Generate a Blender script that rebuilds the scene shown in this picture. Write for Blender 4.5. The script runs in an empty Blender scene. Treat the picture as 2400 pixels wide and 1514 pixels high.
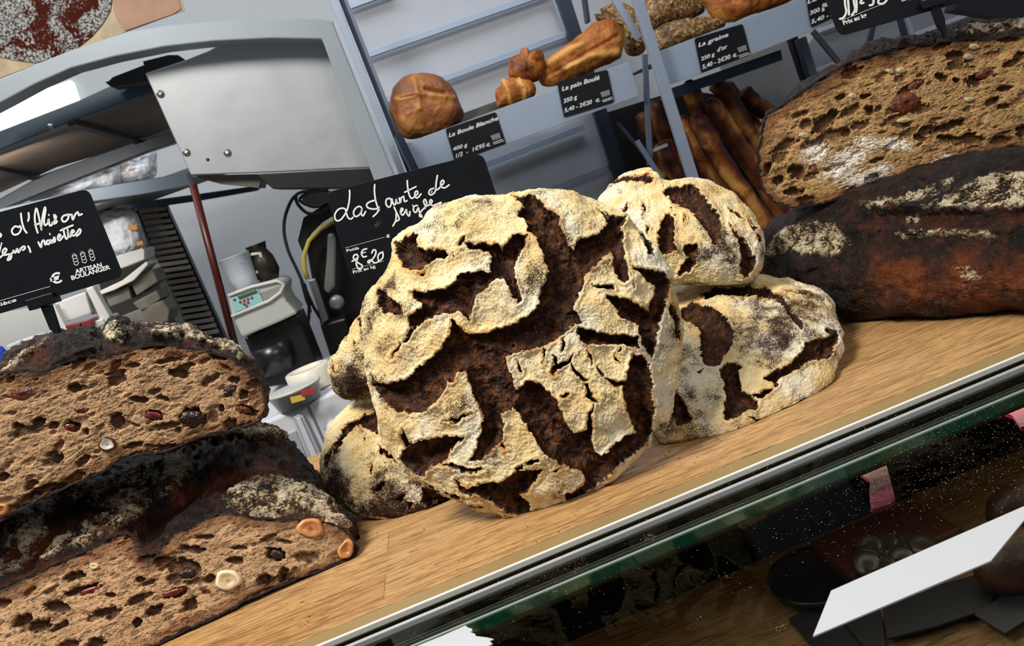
import bpy, math, random
import numpy as np
from mathutils import Vector, Matrix, noise as mnoise
random.seed(7); RNG = np.random.default_rng(7)
C = bpy.context.scene.collection
R = math.radians
# ---------------------------------------------------------------- camera
CT = 1.10                      # height of the oak counter top above the floor
CAM = Vector((0.0, 0.0, CT + 0.29))
YAW, PITCH, ROLL, FPX = 5.0, 10.9, 20.2, 1900.0
W0, H0 = 2400, 1514
FWD = Vector((math.sin(R(YAW))*math.cos(R(PITCH)), math.cos(R(YAW))*math.cos(R(PITCH)), -math.sin(R(PITCH))))
_r0 = Vector((math.cos(R(YAW)), -math.sin(R(YAW)), 0)); _u0 = _r0.cross(FWD)
RGT = math.cos(R(ROLL))*_r0 - math.sin(R(ROLL))*_u0
UPV = math.sin(R(ROLL))*_r0 + math.cos(R(ROLL))*_u0
cam_d = bpy.data.cameras.new('camera'); cam = bpy.data.objects.new('camera', cam_d); C.objects.link(cam)
cam_d.sensor_width = 36; cam_d.lens = 36*FPX/W0; cam_d.clip_start = .02; cam_d.clip_end = 50
cam.matrix_world = Matrix(((RGT.x, UPV.x, -FWD.x, CAM.x), (RGT.y, UPV.y, -FWD.y, CAM.y), (RGT.z, UPV.z, -FWD.z, CAM.z), (0, 0, 0, 1)))
cam_d.dof.use_dof = True; cam_d.dof.focus_distance = .72; cam_d.dof.aperture_fstop = 20.0
bpy.context.scene.camera = cam
# ---------------------------------------------------------------- world, lamps, exposure
sc = bpy.context.scene
sc.view_settings.view_transform = 'Standard'; sc.view_settings.look = 'None'
sc.view_settings.gamma = 1; sc.view_settings.exposure = 0.0; sc.view_settings.use_curve_mapping = False
wd = bpy.data.worlds.new('shop_daylight'); sc.world = wd; wd.use_nodes = True
bg = wd.node_tree.nodes['Background']; bg.inputs[0].default_value = (.80, .90, 1.0, 1); bg.inputs[1].default_value = .20
def area(name, loc, target, sx, sy, power, col):
    l = bpy.data.lights.new(name, 'AREA'); l.shape = 'RECTANGLE'; l.size = sx; l.size_y = sy; l.energy = power; l.color = col
    o = bpy.data.objects.new(name, l); C.objects.link(o); o.location = loc
    o.rotation_euler = (Vector(target)-Vector(loc)).to_track_quat('-Z', 'Y').to_euler(); return o
area('ceiling_lamp_over_counter', (-.70, .36, 2.75), (.1, .72, 1.1), .55, .55, 47, (1, .94, .84))
area('ceiling_lamp_customer_side', (1.0, -.7, 2.65), (.2, .8, 1.1), .9, .6, 13, (1, .95, .88))
area('ceiling_lamp_bakery', (.35, 2.0, 2.85), (.5, 2.45, 1.2), 2.6, .4, 22, (.84, .91, 1))
area('ceiling_lamp_back_left', (-1.3, 1.9, 2.75), (-1.0, 2.4, 1.2), .9, .5, 9, (.9, .95, 1))
area('under_shelf_strip_lamp', (-1.05, 2.0, 1.74), (-1.05, 2.5, 1.55), .7, .03, 3.2, (1, .98, .95))  # added fill light to brighten the flour sacks, not a fixture
# ---------------------------------------------------------------- pixel <-> place helpers
def ray(px, py):
    return (FWD + RGT*((px-W0/2)/FPX) - UPV*((py-H0/2)/FPX))
def AT(px, py, Y):                       # point of the vertical plane y = Y seen at a pixel
    d = ray(px, py); return CAM + d*((Y-CAM.y)/d.y)
def ATZ(px, py, z):                      # point of the horizontal plane z seen at a pixel
    d = ray(px, py); return CAM + d*((z-CAM.z)/d.z)
def project(P):                          # (n,3) array of places -> pixels
    D = P - np.array(CAM); x = D@np.array(RGT); y = D@np.array(UPV); z = D@np.array(FWD)
    return np.stack([W0/2+FPX*x/z, H0/2-FPX*y/z], 1)
class Plane:
    def __init__(s, p, n):
        s.p = Vector(p); s.n = Vector(n).normalized()
        s.e1 = Vector((0, 0, 1)).cross(s.n).normalized(); s.e2 = s.n.cross(s.e1).normalized()
    def hit(s, px, py):
        d = ray(px, py); return CAM + d*((s.p-CAM).dot(s.n)/d.dot(s.n))
    def uv(s, px, py):
        q = s.hit(px, py)-s.p; return (q.dot(s.e1), q.dot(s.e2))
    def at(s, u, v, h=0): return s.p + s.e1*u + s.e2*v + s.n*h
def zz(k, pts):                          # tracing frames: origin and scale
    ox, oy, sc_ = {'5': (740, 380, 2.666), '7': (740, 780, 2.666), '8': (1500, 380, 2.442), '6': (0, 900, 2.466), '4': (0, 400, 2.997),
        '3': (1500, 0, 2.666), 'S': (740, 360, 4.732), 'A': (0, 430, 4.09), 'K': (1580, 0, 3.871), 'B': (1000, 130, 4.326), 'G': (1500, 900, 2.466), '1': (0, 0, 2.997), '2': (750, 0, 2.997), 'M': (500, 420, 2.226)}[k]
    return [(ox+x/sc_, oy+y/sc_) for x, y in pts]
# ---------------------------------------------------------------- numeric noise
_perm = RNG.permutation(256); _perm = np.concatenate([_perm, _perm, _perm])
_g3 = RNG.normal(size=(256, 3)); _g3 /= np.linalg.norm(_g3, axis=1)[:, None]
def pnoise(P):
    i = np.floor(P).astype(int); f = P-i; i &= 255; u = f*f*f*(f*(f*6-15)+10); out = 0
    for dx in (0, 1):
        for dy in (0, 1):
            for dz in (0, 1):
                h = _perm[_perm[_perm[(i[:, 0]+dx) & 255]+((i[:, 1]+dy) & 255)]+((i[:, 2]+dz) & 255)] & 255
                g = _g3[h]; d = g[:, 0]*(f[:, 0]-dx)+g[:, 1]*(f[:, 1]-dy)+g[:, 2]*(f[:, 2]-dz)
                w = (u[:, 0] if dx else 1-u[:, 0])*(u[:, 1] if dy else 1-u[:, 1])*(u[:, 2] if dz else 1-u[:, 2])
                out = out + w*d
    return out*1.6
def fbm(P, s, o=4, seed=0.):
    r = 0; a = 1.; t = 0
    for k in range(o): r = r + a*pnoise(P*s*2**k+seed+17.3*k); t += a; a *= .5
    return r/t
def sdf(Q, polys):                       # signed distance (px) of points Q to a union of polygons; inside is negative
    best = np.full(len(Q), 1e9); inside = np.zeros(len(Q), bool)
    for pl in polys:
        A = np.array(pl, float); lo = A.min(0)-60; hi = A.max(0)+60
        m = np.where((Q[:, 0] > lo[0]) & (Q[:, 0] < hi[0]) & (Q[:, 1] > lo[1]) & (Q[:, 1] < hi[1]))[0]
        if len(m) == 0: continue
        q = Q[m]; B = np.roll(A, -1, 0); d = np.full(len(q), 1e9); ins = np.zeros(len(q), bool)
        for a, b in zip(A, B):
            e = b-a; w = q-a; t = np.clip((w@e)/max(e@e, 1e-9), 0, 1); d = np.minimum(d, np.hypot(w[:, 0]-e[0]*t, w[:, 1]-e[1]*t))
            if abs(e[1]) > 1e-9:
                c = (a[1] <= q[:, 1]) != (b[1] <= q[:, 1]); ins ^= c & (q[:, 0] < a[0]+(q[:, 1]-a[1])/e[1]*e[0])
        s = np.where(ins, -d, d); best[m] = np.minimum(best[m], s)
    return np.clip(best, -60, 60)
def sstep(a, b, x):
    t = np.clip((x-a)/(b-a), 0, 1); return t*t*(3-2*t)
# ---------------------------------------------------------------- object helpers
def tag(o, label=None, cat=None, group=None, kind=None):
    if label: o['label'] = label
    if cat: o['category'] = cat
    if group: o['group'] = group
    if kind: o['kind'] = kind
    return o
def thing(name, loc, label, cat, group=None):
    o = bpy.data.objects.new(name, None); C.objects.link(o); o.location = Vector(loc); o.empty_display_size = .03
    return tag(o, label, cat, group)
def wloc(o):
    v = Vector((0, 0, 0))
    while o: v = v+o.location; o = o.parent
    return v
def link(name, me, mat, parent, origin):
    o = bpy.data.objects.new(name, me); C.objects.link(o)
    if parent: o.parent = parent; o.location = Vector(origin)-wloc(parent)
    else: o.location = Vector(origin)
    if mat: me.materials.append(mat)
    return o
def mesh(name, verts, faces, mat, parent=None, origin=None, smooth=False, attrs=None):
    V = np.array([tuple(v) for v in verts] if not isinstance(verts, np.ndarray) else verts, float)
    if origin is None: origin = V.mean(0)
    me = bpy.data.meshes.new(name); o_ = np.array(tuple(origin), float)
    if isinstance(faces, np.ndarray):
        me.vertices.add(len(V)); me.vertices.foreach_set('co', (V-o_).ravel())
        n, k = faces.shape; me.loops.add(n*k); me.loops.foreach_set('vertex_index', faces.ravel().astype(np.int32))
        me.polygons.add(n); me.polygons.foreach_set('loop_start', np.arange(0, n*k, k, dtype=np.int32))
        me.update(calc_edges=True); me.validate()
    else:
        me.from_pydata([tuple(v) for v in V-o_], [], faces); me.update()
    if smooth: me.polygons.foreach_set('use_smooth', [True]*len(me.polygons))
    for k_, a in (attrs or {}).items():
        at = me.attributes.new(k_, 'FLOAT', 'POINT'); at.data.foreach_set('value', a.astype(np.float32))
    return link(name, me, mat, parent, origin)
class MB:                                # collects solids into ONE mesh object
    def __init__(s): s.v = []; s.f = []; s.sm = []
    def add(s, vs, fs, smooth=False):
        b = len(s.v); s.v += [Vector(v) for v in vs]; s.f += [tuple(i+b for i in f) for f in fs]; s.sm += [smooth]*len(fs); return s
    def box(s, a, b):
        x0, y0, z0 = a; x1, y1, z1 = b
        return s.add([(x0, y0, z0), (x1, y0, z0), (x1, y1, z0), (x0, y1, z0), (x0, y0, z1), (x1, y0, z1), (x1, y1, z1), (x0, y1, z1)],
                     [(0, 3, 2, 1), (4, 5, 6, 7), (0, 1, 5, 4), (1, 2, 6, 5), (2, 3, 7, 6), (3, 0, 4, 7)])
    def beam(s, p, q, w, d, side=None):  # rectangular bar; d is its size along y (or `side`)
        p = Vector(p); q = Vector(q); t = (q-p).normalized(); y = Vector(side or (0, 1, 0)); y = (y-t*y.dot(t)).normalized(); x = t.cross(y)
        vs = [a+x*(i*w/2)+y*(j*d/2) for a in (p, q) for i, j in ((-1, -1), (1, -1), (1, 1), (-1, 1))]
        return s.add(vs, [(0, 1, 2, 3), (7, 6, 5, 4), (0, 4, 5, 1), (1, 5, 6, 2), (2, 6, 7, 3), (3, 7, 4, 0)])
    def prism(s, front, off):            # polygon extruded by a vector
        n = len(front); vs = [Vector(p) for p in front]+[Vector(p)+Vector(off) for p in front]
        fs = [tuple(range(n)), tuple(range(2*n-1, n-1, -1))]+[(i, i+n, (i+1) % n+n, (i+1) % n) for i in range(n)]
        return s.add(vs, fs)
    def tube(s, pts, r, n=8, closed=False):
        pts = [Vector(p) for p in pts]; rs = r if isinstance(r, (list, tuple)) else [r]*len(pts); b = []; L = len(pts); up = None
        for i, p in enumerate(pts):
            t = ((pts[(i+1) % L] if closed or i < L-1 else p)-(pts[i-1] if closed or i else p)).normalized()
            if up is None: up = t.orthogonal().normalized()
            up = (up-t*up.dot(t)).normalized(); sd_ = t.cross(up)
            b += [p+(up*math.cos(2*math.pi*k/n)+sd_*math.sin(2*math.pi*k/n))*rs[i] for k in range(n)]
        fs = [(i*n+k, i*n+(k+1) % n, ((i+1) % L)*n+(k+1) % n, ((i+1) % L)*n+k) for i in range(L if closed else L-1) for k in range(n)]
        if not closed: fs += [tuple(range(n-1, -1, -1)), tuple((L-1)*n+k for k in range(n))]
        return s.add(b, fs, True)
    def lathe(s, c, prof, ax=(0, 0, 1), n=32, sx=1., sy=1.):
        c = Vector(c); a = Vector(ax).normalized(); x = a.orthogonal().normalized() if abs(a.z) < .999 else Vector((1, 0, 0)); y = a.cross(x); vs = []
        for r, h in prof: vs += [c+a*h+(x*math.cos(2*math.pi*k/n)*sx+y*math.sin(2*math.pi*k/n)*sy)*r for k in range(n)]
        fs = [(i*n+k, i*n+(k+1) % n, (i+1)*n+(k+1) % n, (i+1)*n+k) for i in range(len(prof)-1) for k in range(n)]
        fs += [tuple(range(n-1, -1, -1)), tuple((len(prof)-1)*n+k for k in range(n))]
        return s.add(vs, fs, True)
    def ball(s, c, r, n=12, m=8):
        c = Vector(c); r = Vector(r) if not isinstance(r, (int, float)) else Vector((r, r, r)); vs = []
        for i in range(m+1):
            t = math.pi*(i+.02)/(m+.04); vs += [c+Vector((r.x*math.sin(t)*math.cos(2*math.pi*k/n), r.y*math.sin(t)*math.sin(2*math.pi*k/n), -r.z*math.cos(t))) for k in range(n)]
        return s.add(vs, [(i*n+k, i*n+(k+1) % n, (i+1)*n+(k+1) % n, (i+1)*n+k) for i in range(m) for k in range(n)]+[tuple(range(n-1, -1, -1)), tuple(m*n+k for k in range(n))], True)
    def build(s, name, mat, parent=None, bevel=0, origin=None, shade=False):
        V = np.array([tuple(v) for v in s.v]); lo, hi = V.min(0), V.max(0)
        if origin is None: origin = ((lo[0]+hi[0])/2, (lo[1]+hi[1])/2, lo[2])
        o = mesh(name, V, s.f, mat, parent, origin); o.data.polygons.foreach_set('use_smooth', s.sm)
        if bevel:
            m = o.modifiers.new('bevel', 'BEVEL'); m.width = bevel; m.segments = 2; m.limit_method = 'ANGLE'; m.angle_limit = R(40)
        return o
def slab(pts, Y, depth): return MB().prism([AT(x, y, Y) for x, y in pts], (0, depth, 0))
def smooth_closed(pts, n=400):           # Catmull-Rom through a closed outline
    P = np.array(pts, float); m = len(P); t = np.linspace(0, m, n, endpoint=False); i = t.astype(int); f = (t-i)[:, None]
    a, b, c, d = P[(i-1) % m], P[i % m], P[(i+1) % m], P[(i+2) % m]
    return .5*(2*b+(c-a)*f+(2*a-5*b+4*c-d)*f*f+(3*b-a-3*c+d)*f**3)
def radial(pts, c, th):                  # radius of an outline around c for angles th
    P = smooth_closed(pts, 900)-np.array(c); an = np.arctan2(P[:, 1], P[:, 0]); r = np.hypot(P[:, 0], P[:, 1])
    o = np.argsort(an); an = an[o]; r = r[o]
    r = np.interp(th, np.concatenate([an-2*np.pi, an, an+2*np.pi]), np.concatenate([r, r, r])); return r
def gridfaces(nr, nt, off=0):            # rings x angles, closed in angle
    i, k = np.meshgrid(np.arange(nr-1), np.arange(nt), indexing='ij'); k2 = (k+1) % nt
    return (np.stack([i*nt+k, i*nt+k2, (i+1)*nt+k2, (i+1)*nt+k], -1).reshape(-1, 4))+off
# ---------------------------------------------------------------- materials
def S(r, g, b):
    f = lambda c: (c/255/12.92) if c/255 <= .04045 else ((c/255+.055)/1.055)**2.4
    return (f(r), f(g), f(b), 1)
class N:
    def __init__(s, name):
        s.m = bpy.data.materials.new(name); s.m.use_nodes = True; s.t = s.m.node_tree; s.b = s.t.nodes['Principled BSDF']; s.out = s.t.nodes['Material Output']
        s.co = s.t.nodes.new('ShaderNodeTexCoord').outputs['Object']
    def put(s, sock, v):
        if hasattr(v, 'default_value') and hasattr(v, 'is_output'): s.t.links.new(v, sock)
        elif isinstance(v, bpy.types.NodeSocket): s.t.links.new(v, sock)
        else: sock.default_value = v
    def set(s, **k):
        for a, v in k.items(): s.put(s.b.inputs[{'col': 'Base Color', 'rough': 'Roughness', 'metal': 'Metallic', 'ior': 'IOR', 'trans': 'Transmission Weight', 'alpha': 'Alpha', 'spec': 'Specular IOR Level', 'coat': 'Coat Weight', 'sss': 'Subsurface Weight', 'normal': 'Normal', 'emit': 'Emission Color', 'es': 'Emission Strength', 'aniso': 'Anisotropic'}[a]], v)
        return s
    def math(s, op, a, b=0., c=0., clamp=False):
        n = s.t.nodes.new('ShaderNodeMath'); n.operation = op; n.use_clamp = clamp; s.put(n.inputs[0], a); s.put(n.inputs[1], b); s.put(n.inputs[2], c); return n.outputs[0]
    def scale(s, x, y, z, co=None, rot=(0, 0, 0)):
        n = s.t.nodes.new('ShaderNodeMapping'); s.put(n.inputs['Vector'], co or s.co); n.inputs['Scale'].default_value = (x, y, z); n.inputs['Rotation'].default_value = rot; return n.outputs[0]
    def noise(s, sc=5., det=4., rough=.55, co=None, dist=0.):
        n = s.t.nodes.new('ShaderNodeTexNoise'); s.put(n.inputs['Vector'], co or s.co); n.inputs['Scale'].default_value = sc; n.inputs['Detail'].default_value = det; n.inputs['Roughness'].default_value = rough; n.inputs['Distortion'].default_value = dist; return n.outputs[0]
    def voro(s, sc=5., feat='F1', co=None, rnd=1., out=0):
        n = s.t.nodes.new('ShaderNodeTexVoronoi'); n.feature = feat; s.put(n.inputs['Vector'], co or s.co); n.inputs['Scale'].default_value = sc; n.inputs['Randomness'].default_value = rnd; return n.outputs[out]
    def attr(s, name):
        n = s.t.nodes.new('ShaderNodeAttribute'); n.attribute_name = name; return n.outputs['Fac']
    def ramp(s, v, stops):
        n = s.t.nodes.new('ShaderNodeValToRGB'); s.put(n.inputs[0], v); e = n.color_ramp.elements
        e[0].position, e[0].color = stops[0]; e[1].position, e[1].color = stops[1]
        for p, c in stops[2:]: q = e.new(p); q.color = c
        return n.outputs[0]
    def fac(s, v, lo, hi):               # remap to 0..1, smooth
        n = s.t.nodes.new('ShaderNodeMapRange'); n.interpolation_type = 'SMOOTHSTEP'; s.put(n.inputs[0], v); n.inputs[1].default_value = lo; n.inputs[2].default_value = hi; return n.outputs[0]
    def mix(s, f, a, b, mode='MIX'):
        n = s.t.nodes.new('ShaderNodeMix'); n.data_type = 'RGBA'; n.blend_type = mode; s.put(n.inputs[0], f); s.put(n.inputs[6], a); s.put(n.inputs[7], b); return n.outputs[2]
    def bump(s, h, dist=.001, st=1., nrm=None):
        n = s.t.nodes.new('ShaderNodeBump'); n.inputs['Strength'].default_value = st; n.inputs['Distance'].default_value = dist; s.put(n.inputs['Height'], h)
        if nrm is not None: s.put(n.inputs['Normal'], nrm)
        return n.outputs[0]
def plain(name, col, rough=.5, metal=0., var=.0, vs=8., bump=0., bs=200., col2=None, **k):
    n = N(name)
    c = n.mix(n.fac(n.noise(vs, 5), .35, .65), col, col2 or tuple([x*(1-var) for x in col[:3]]+[1]))
    n.set(col=c, rough=rough, metal=metal, **k)
    if bump: n.set(normal=n.bump(n.noise(bs, 3), bump))
    return n.m
def rye_mat(name, tone=0.):
    n = N(name); sd = n.attr('sd'); fl = n.attr('flour')
    rag = n.math('ADD', n.math('MULTIPLY', n.math('SUBTRACT', n.noise(420, 4, .65), .5), 3.2), n.math('MULTIPLY', n.math('SUBTRACT', n.noise(1500, 3, .6), .5), 1.6))
    e = n.math('ADD', sd, rag); isflour = n.fac(e, -.15, .25)
    grain = n.noise(1150, 5, .78); blot = n.noise(48, 6, .68)
    cov = n.math('ADD', n.math('MULTIPLY', fl, .30), n.math('MULTIPLY', n.math('SUBTRACT', blot, .5), .75))
    sp = n.fac(n.math('SUBTRACT', n.math('ADD', cov, .39), grain), -.03, .03)
    cream = n.mix(n.fac(n.noise(26, 5, .6), .38, .62), S(237, 217, 168), S(224, 194, 138))
    cream = n.mix(n.fac(n.noise(17, 4), .44, .62), cream, S(233, 224, 200))
    toast = n.fac(sd, 3.2, .3); cream = n.mix(n.math('MULTIPLY', toast, n.fac(n.noise(38, 3), .42, .62)), cream, S(206, 156, 92))
    veins = n.fac(n.voro(120, 'DISTANCE_TO_EDGE', co=n.scale(1, 1, 1)), .018, .0)
    veins = n.math('MULTIPLY', veins, n.fac(n.noise(40, 3), .55, .66))
    cream = n.mix(n.math('MULTIPLY', veins, .8), cream, S(66, 40, 24))
    crust = n.mix(n.noise(120, 4), S(30, 16, 12), S(70, 44, 32))
    top = n.mix(sp, crust, cream)
    deep = n.ramp(n.noise(130, 6, .68, dist=.4), [(.34, S(20, 8, 5)), (.48, S(52, 24, 11)), (.58, S(86, 48, 20)), (.72, S(130, 86, 40))])
    deep = n.mix(n.fac(n.noise(900, 3, .7), .66, .76), deep, S(160, 112, 60))
    deep = n.mix(n.math('MULTIPLY', n.fac(e, -1.6, -.1), .6), deep, S(22, 14, 12))  # crack floor darkened along its edges, as shade under the crust overhang
    n.set(col=n.mix(isflour, deep, top), rough=n.math('ADD', .55, n.math('MULTIPLY', isflour, .35)), spec=.25)
    h = n.math('ADD', n.math('MULTIPLY', n.noise(520, 5, .7), .5), n.math('MULTIPLY', grain, .25)); h = n.math('ADD', h, n.math('MULTIPLY', isflour, .35)); h = n.math('SUBTRACT', h, n.math('MULTIPLY', veins, .5))
    n.set(normal=n.bump(h, .0016, .8)); return n.m
def crust_mat(name, red=.5):             # dark baked crust: patches of flour where 'sd' is negative, bare crust elsewhere
    n = N(name); sd = n.attr('sd'); al = n.attr('tone')
    rag = n.math('MULTIPLY', n.math('SUBTRACT', n.noise(160, 5, .65), .5), 11.)
    inp = n.fac(n.math('ADD', sd, rag), 2.2, -2.2)
    streak = n.math('ADD', n.math('ADD', n.math('MULTIPLY', n.noise(330, 4, .7, co=n.scale(.5, 1, 1.4)), .28), n.math('MULTIPLY', n.noise(900, 4, .75, co=n.scale(.6, 1, 1.3)), .32)), n.math('MULTIPLY', n.noise(60, 4, .65), .4)); sp = n.fac(streak, .485, .52)
    fl = n.math('MULTIPLY', inp, sp); fine = n.math('MULTIPLY', n.fac(n.noise(1100, 3, .7), .665, .71), .75); fl = n.math('MAXIMUM', fl, fine)
    base = n.ramp(n.math('ADD', n.math('MULTIPLY', n.noise(42, 6, .65, dist=.6), .75), n.math('MULTIPLY', al, .45)), [(.30, S(14, 9, 8)), (.42, S(38, 21, 15)), (.54, S(76, 36, 18)), (.70, S(124, 64, 26)), (.88, S(176, 106, 46))])
    flc = n.mix(n.fac(n.noise(60, 2), .4, .6), S(226, 200, 148), S(206, 190, 164))
    n.set(col=n.mix(fl, base, flc), rough=n.math('ADD', .26, n.math('MULTIPLY', fl, .45)), spec=.32)
    h = n.math('ADD', n.noise(150, 7, .72, dist=1.), n.math('MULTIPLY', fl, .2)); n.set(normal=n.bump(h, .0035, .9)); return n.m
def crumb_mat(name, tint, wall):
    n = N(name); pore = n.attr('pore'); ed = n.attr('edge'); wh = n.attr('white')
    v = n.voro(300, co=n.scale(.75, 1, 1.5), rnd=1.); small = n.fac(n.math('ADD', v, n.math('MULTIPLY', n.noise(140, 3), .5)), .60, .48)
    v2 = n.voro(125, co=n.scale(.6, 1, 1.6)); mid = n.fac(n.math('ADD', v2, n.math('MULTIPLY', n.noise(60, 3), .6)), .62, .54)
    base = n.mix(n.fac(n.noise(45, 5, .6), .35, .65), tint, tuple([c*.55 for c in tint[:3]]+[1]))
    base = n.mix(n.fac(n.noise(1200, 4, .7), .42, .62), base, tuple([min(1, c*1.45) for c in tint[:3]]+[1]))
    base = n.mix(n.math('MULTIPLY', small, .8), base, tuple([c*.42 for c in tint[:3]]+[1]))
    base = n.mix(n.math('MULTIPLY', mid, .75), base, tuple([c*.40 for c in tint[:3]]+[1]))
    base = n.mix(n.math('MULTIPLY', n.fac(pore, .10, 1.), .85), base, n.mix(n.noise(35, 3), wall, tuple([c*.30 for c in wall[:3]]+[1])))
    en = n.math('ADD', ed, n.math('MULTIPLY', n.math('SUBTRACT', n.noise(70, 5, .65), .5), 22.))
    base = n.mix(n.math('MULTIPLY', n.fac(en, 17., 4.), .78), base, n.mix(n.noise(80, 4), S(70, 40, 22), S(140, 88, 46))); base = n.mix(n.math('MULTIPLY', n.fac(en, 2., -8.), .85), base, S(46, 24, 16)); base = n.mix(n.fac(n.math('ADD', n.attr('rim'), n.math('MULTIPLY', n.math('SUBTRACT', n.noise(110, 5, .7), .5), 12.)), 4.4, 2.2), base, S(30, 16, 12))
    base = n.mix(n.math('MULTIPLY', n.fac(n.math('ADD', wh, n.math('MULTIPLY', n.noise(480, 5, .8, co=n.scale(.6, 1, 1.5)), 3.2)), 2.28, 2.42), .9), base, S(238, 232, 222))
    n.set(col=base, rough=.62, spec=.3)
    h = n.math('SUBTRACT', n.math('MULTIPLY', n.noise(750, 4, .7), .5), n.math('ADD', n.math('MULTIPLY', small, .7), n.math('MULTIPLY', mid, .8))); n.set(normal=n.bump(h, .0016, .9)); return n.m
def oak_mat(name, dark=1.):
    n = N(name); br = n.t.nodes.new('ShaderNodeTexBrick'); n.put(br.inputs['Vector'], n.scale(1, 1, 1, rot=(0, 0, R(2))))
    for k, v in (('Scale', 1.), ('Mortar Size', .0004), ('Brick Width', .62), ('Row Height', .043)): br.inputs[k].default_value = v
    br.inputs['Color1'].default_value = (0, 0, 0, 1); br.inputs['Color2'].default_value = (1, 1, 1, 1); br.inputs['Mortar'].default_value = (.0, .0, .0, 1)
    wob = n.t.nodes.new('ShaderNodeVectorMath'); wob.operation = 'MULTIPLY_ADD'; n.put(wob.inputs[0], br.outputs[0]); wob.inputs[1].default_value = (3.1, 1.7, .7); n.put(wob.inputs[2], n.co)
    o = wob.outputs[0]
    g = n.noise(18, 6, .62, co=n.scale(1.1, 11, 4, o), dist=1.1); fine = n.noise(60, 5, .7, co=n.scale(1.2, 22, 6, o), dist=.5)
    c = n.ramp(g, [(.34, S(92, 60, 30)), (.45, S(148, 106, 62)), (.56, S(192, 152, 100)), (.68, S(118, 80, 44))])
    c = n.mix(.28, c, n.mix(br.outputs[0], S(148, 104, 60), S(206, 172, 122)))
    c = n.mix(n.math('MULTIPLY', n.fac(fine, .56, .64), .75), c, S(98, 62, 34))
    line = n.noise(9, 3, .5, co=n.scale(.9, 16, 3, o), dist=2.); c = n.mix(n.math('MULTIPLY', n.fac(n.math('ABSOLUTE', n.math('SUBTRACT', line, .5)), .012, .0), .45), c, S(116, 74, 44))
    c = n.mix(n.math('MULTIPLY', br.outputs[1], .55), c, S(86, 54, 30))
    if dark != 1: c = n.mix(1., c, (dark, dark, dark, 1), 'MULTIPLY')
    n.set(col=c, rough=n.math('ADD', .36, n.math('MULTIPLY', fine, .2)), spec=.4, normal=n.bump(n.math('ADD', fine, g), .0006, .5)); return n.m
def steel_mat(name, col, rough=.35, metal=.85, sx=1, sz=40, var=.12):
    n = N(name); g = n.noise(6, 5, .6, co=n.scale(sx, 2, sz)); b = n.noise(2.2, 4, .6)
    c = n.mix(n.math('MULTIPLY', n.fac(b, .35, .65), var*2), col, tuple([x*.6 for x in col[:3]]+[1]))
    n.set(col=c, metal=metal, rough=n.math('ADD', rough, n.math('MULTIPLY', n.math('SUBTRACT', g, .5), .25)), normal=n.bump(g, .0003, .5)); return n.m
def glass_mat(name, tint, refl=1., rough=.0):   # thin clear sheet: see through, mirror at grazing angles
    m = bpy.data.materials.new(name); m.use_nodes = True; t = m.node_tree; t.nodes.clear(); o = t.nodes.new('ShaderNodeOutputMaterial')
    tr = t.nodes.new('ShaderNodeBsdfTransparent'); tr.inputs[0].default_value = tint; gl = t.nodes.new('ShaderNodeBsdfGlossy'); gl.inputs['Roughness'].default_value = rough
    fr = t.nodes.new('ShaderNodeFresnel'); fr.inputs[0].default_value = 1.5; mu = t.nodes.new('ShaderNodeMath'); mu.operation = 'MULTIPLY'; mu.inputs[1].default_value = refl
    mx = t.nodes.new('ShaderNodeMixShader'); t.links.new(fr.outputs[0], mu.inputs[0]); ge = t.nodes.new('ShaderNodeNewGeometry'); iv = t.nodes.new('ShaderNodeMath'); iv.operation = 'SUBTRACT'; iv.inputs[0].default_value = 1; t.links.new(ge.outputs['Backfacing'], iv.inputs[1]); m2 = t.nodes.new('ShaderNodeMath'); m2.operation = 'MULTIPLY'; t.links.new(mu.outputs[0], m2.inputs[0]); t.links.new(iv.outputs[0], m2.inputs[1]); t.links.new(m2.outputs[0], mx.inputs[0]); t.links.new(tr.outputs[0], mx.inputs[1]); t.links.new(gl.outputs[0], mx.inputs[2]); t.links.new(mx.outputs[0], o.inputs[0]); return m
def golden_mat(name, light, mid, dark, sc=14):
    n = N(name); g = n.noise(sc, 5, .6, dist=.7)
    c = n.ramp(n.math('ADD', g, n.math('MULTIPLY', n.attr('tone'), .5)), [(.3, dark), (.48, mid), (.66, light), (.85, tuple([min(1, x*1.25) for x in light[:3]]+[1]))])
    n.set(col=c, rough=.45, spec=.35, normal=n.bump(n.noise(60, 5), .004, .6)); return n.m
# ---------------------------------------------------------------- bread builders
def pdist(Q, lines):                     # distance (px) to open polylines
    best = np.full(len(Q), 1e3)
    for pl in lines:
        A = np.array(pl, float); lo = A.min(0)-90; hi = A.max(0)+90
        m = np.where((Q[:, 0] > lo[0]) & (Q[:, 0] < hi[0]) & (Q[:, 1] > lo[1]) & (Q[:, 1] < hi[1]))[0]; q = Q[m]
        if len(m) == 0: continue
        d = np.full(len(q), 1e3)
        for a, b in zip(A[:-1], A[1:]):
            e = b-a; w = q-a; t = np.clip((w@e)/max(e@e, 1e-9), 0, 1); d = np.minimum(d, np.hypot(w[:, 0]-e[0]*t, w[:, 1]-e[1]*t))
        best[m] = np.minimum(best[m], d)
    return best
def gnormals(P, nr, nt):
    G = P.reshape(nr, nt, 3); dr = np.gradient(G, axis=0); dt = (np.roll(G, -1, 1)-np.roll(G, 1, 1))/2
    n = np.cross(dt, dr); l = np.linalg.norm(n, axis=2, keepdims=True); return (n/np.maximum(l, 1e-12)).reshape(-1, 3)
def blobs(Q, base, bl):
    f = np.full(len(Q), base)
    for x, y, r, d in bl: f += d*np.exp(-((Q[:, 0]-x)**2+(Q[:, 1]-y)**2)/(r*r))
    return f
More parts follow.
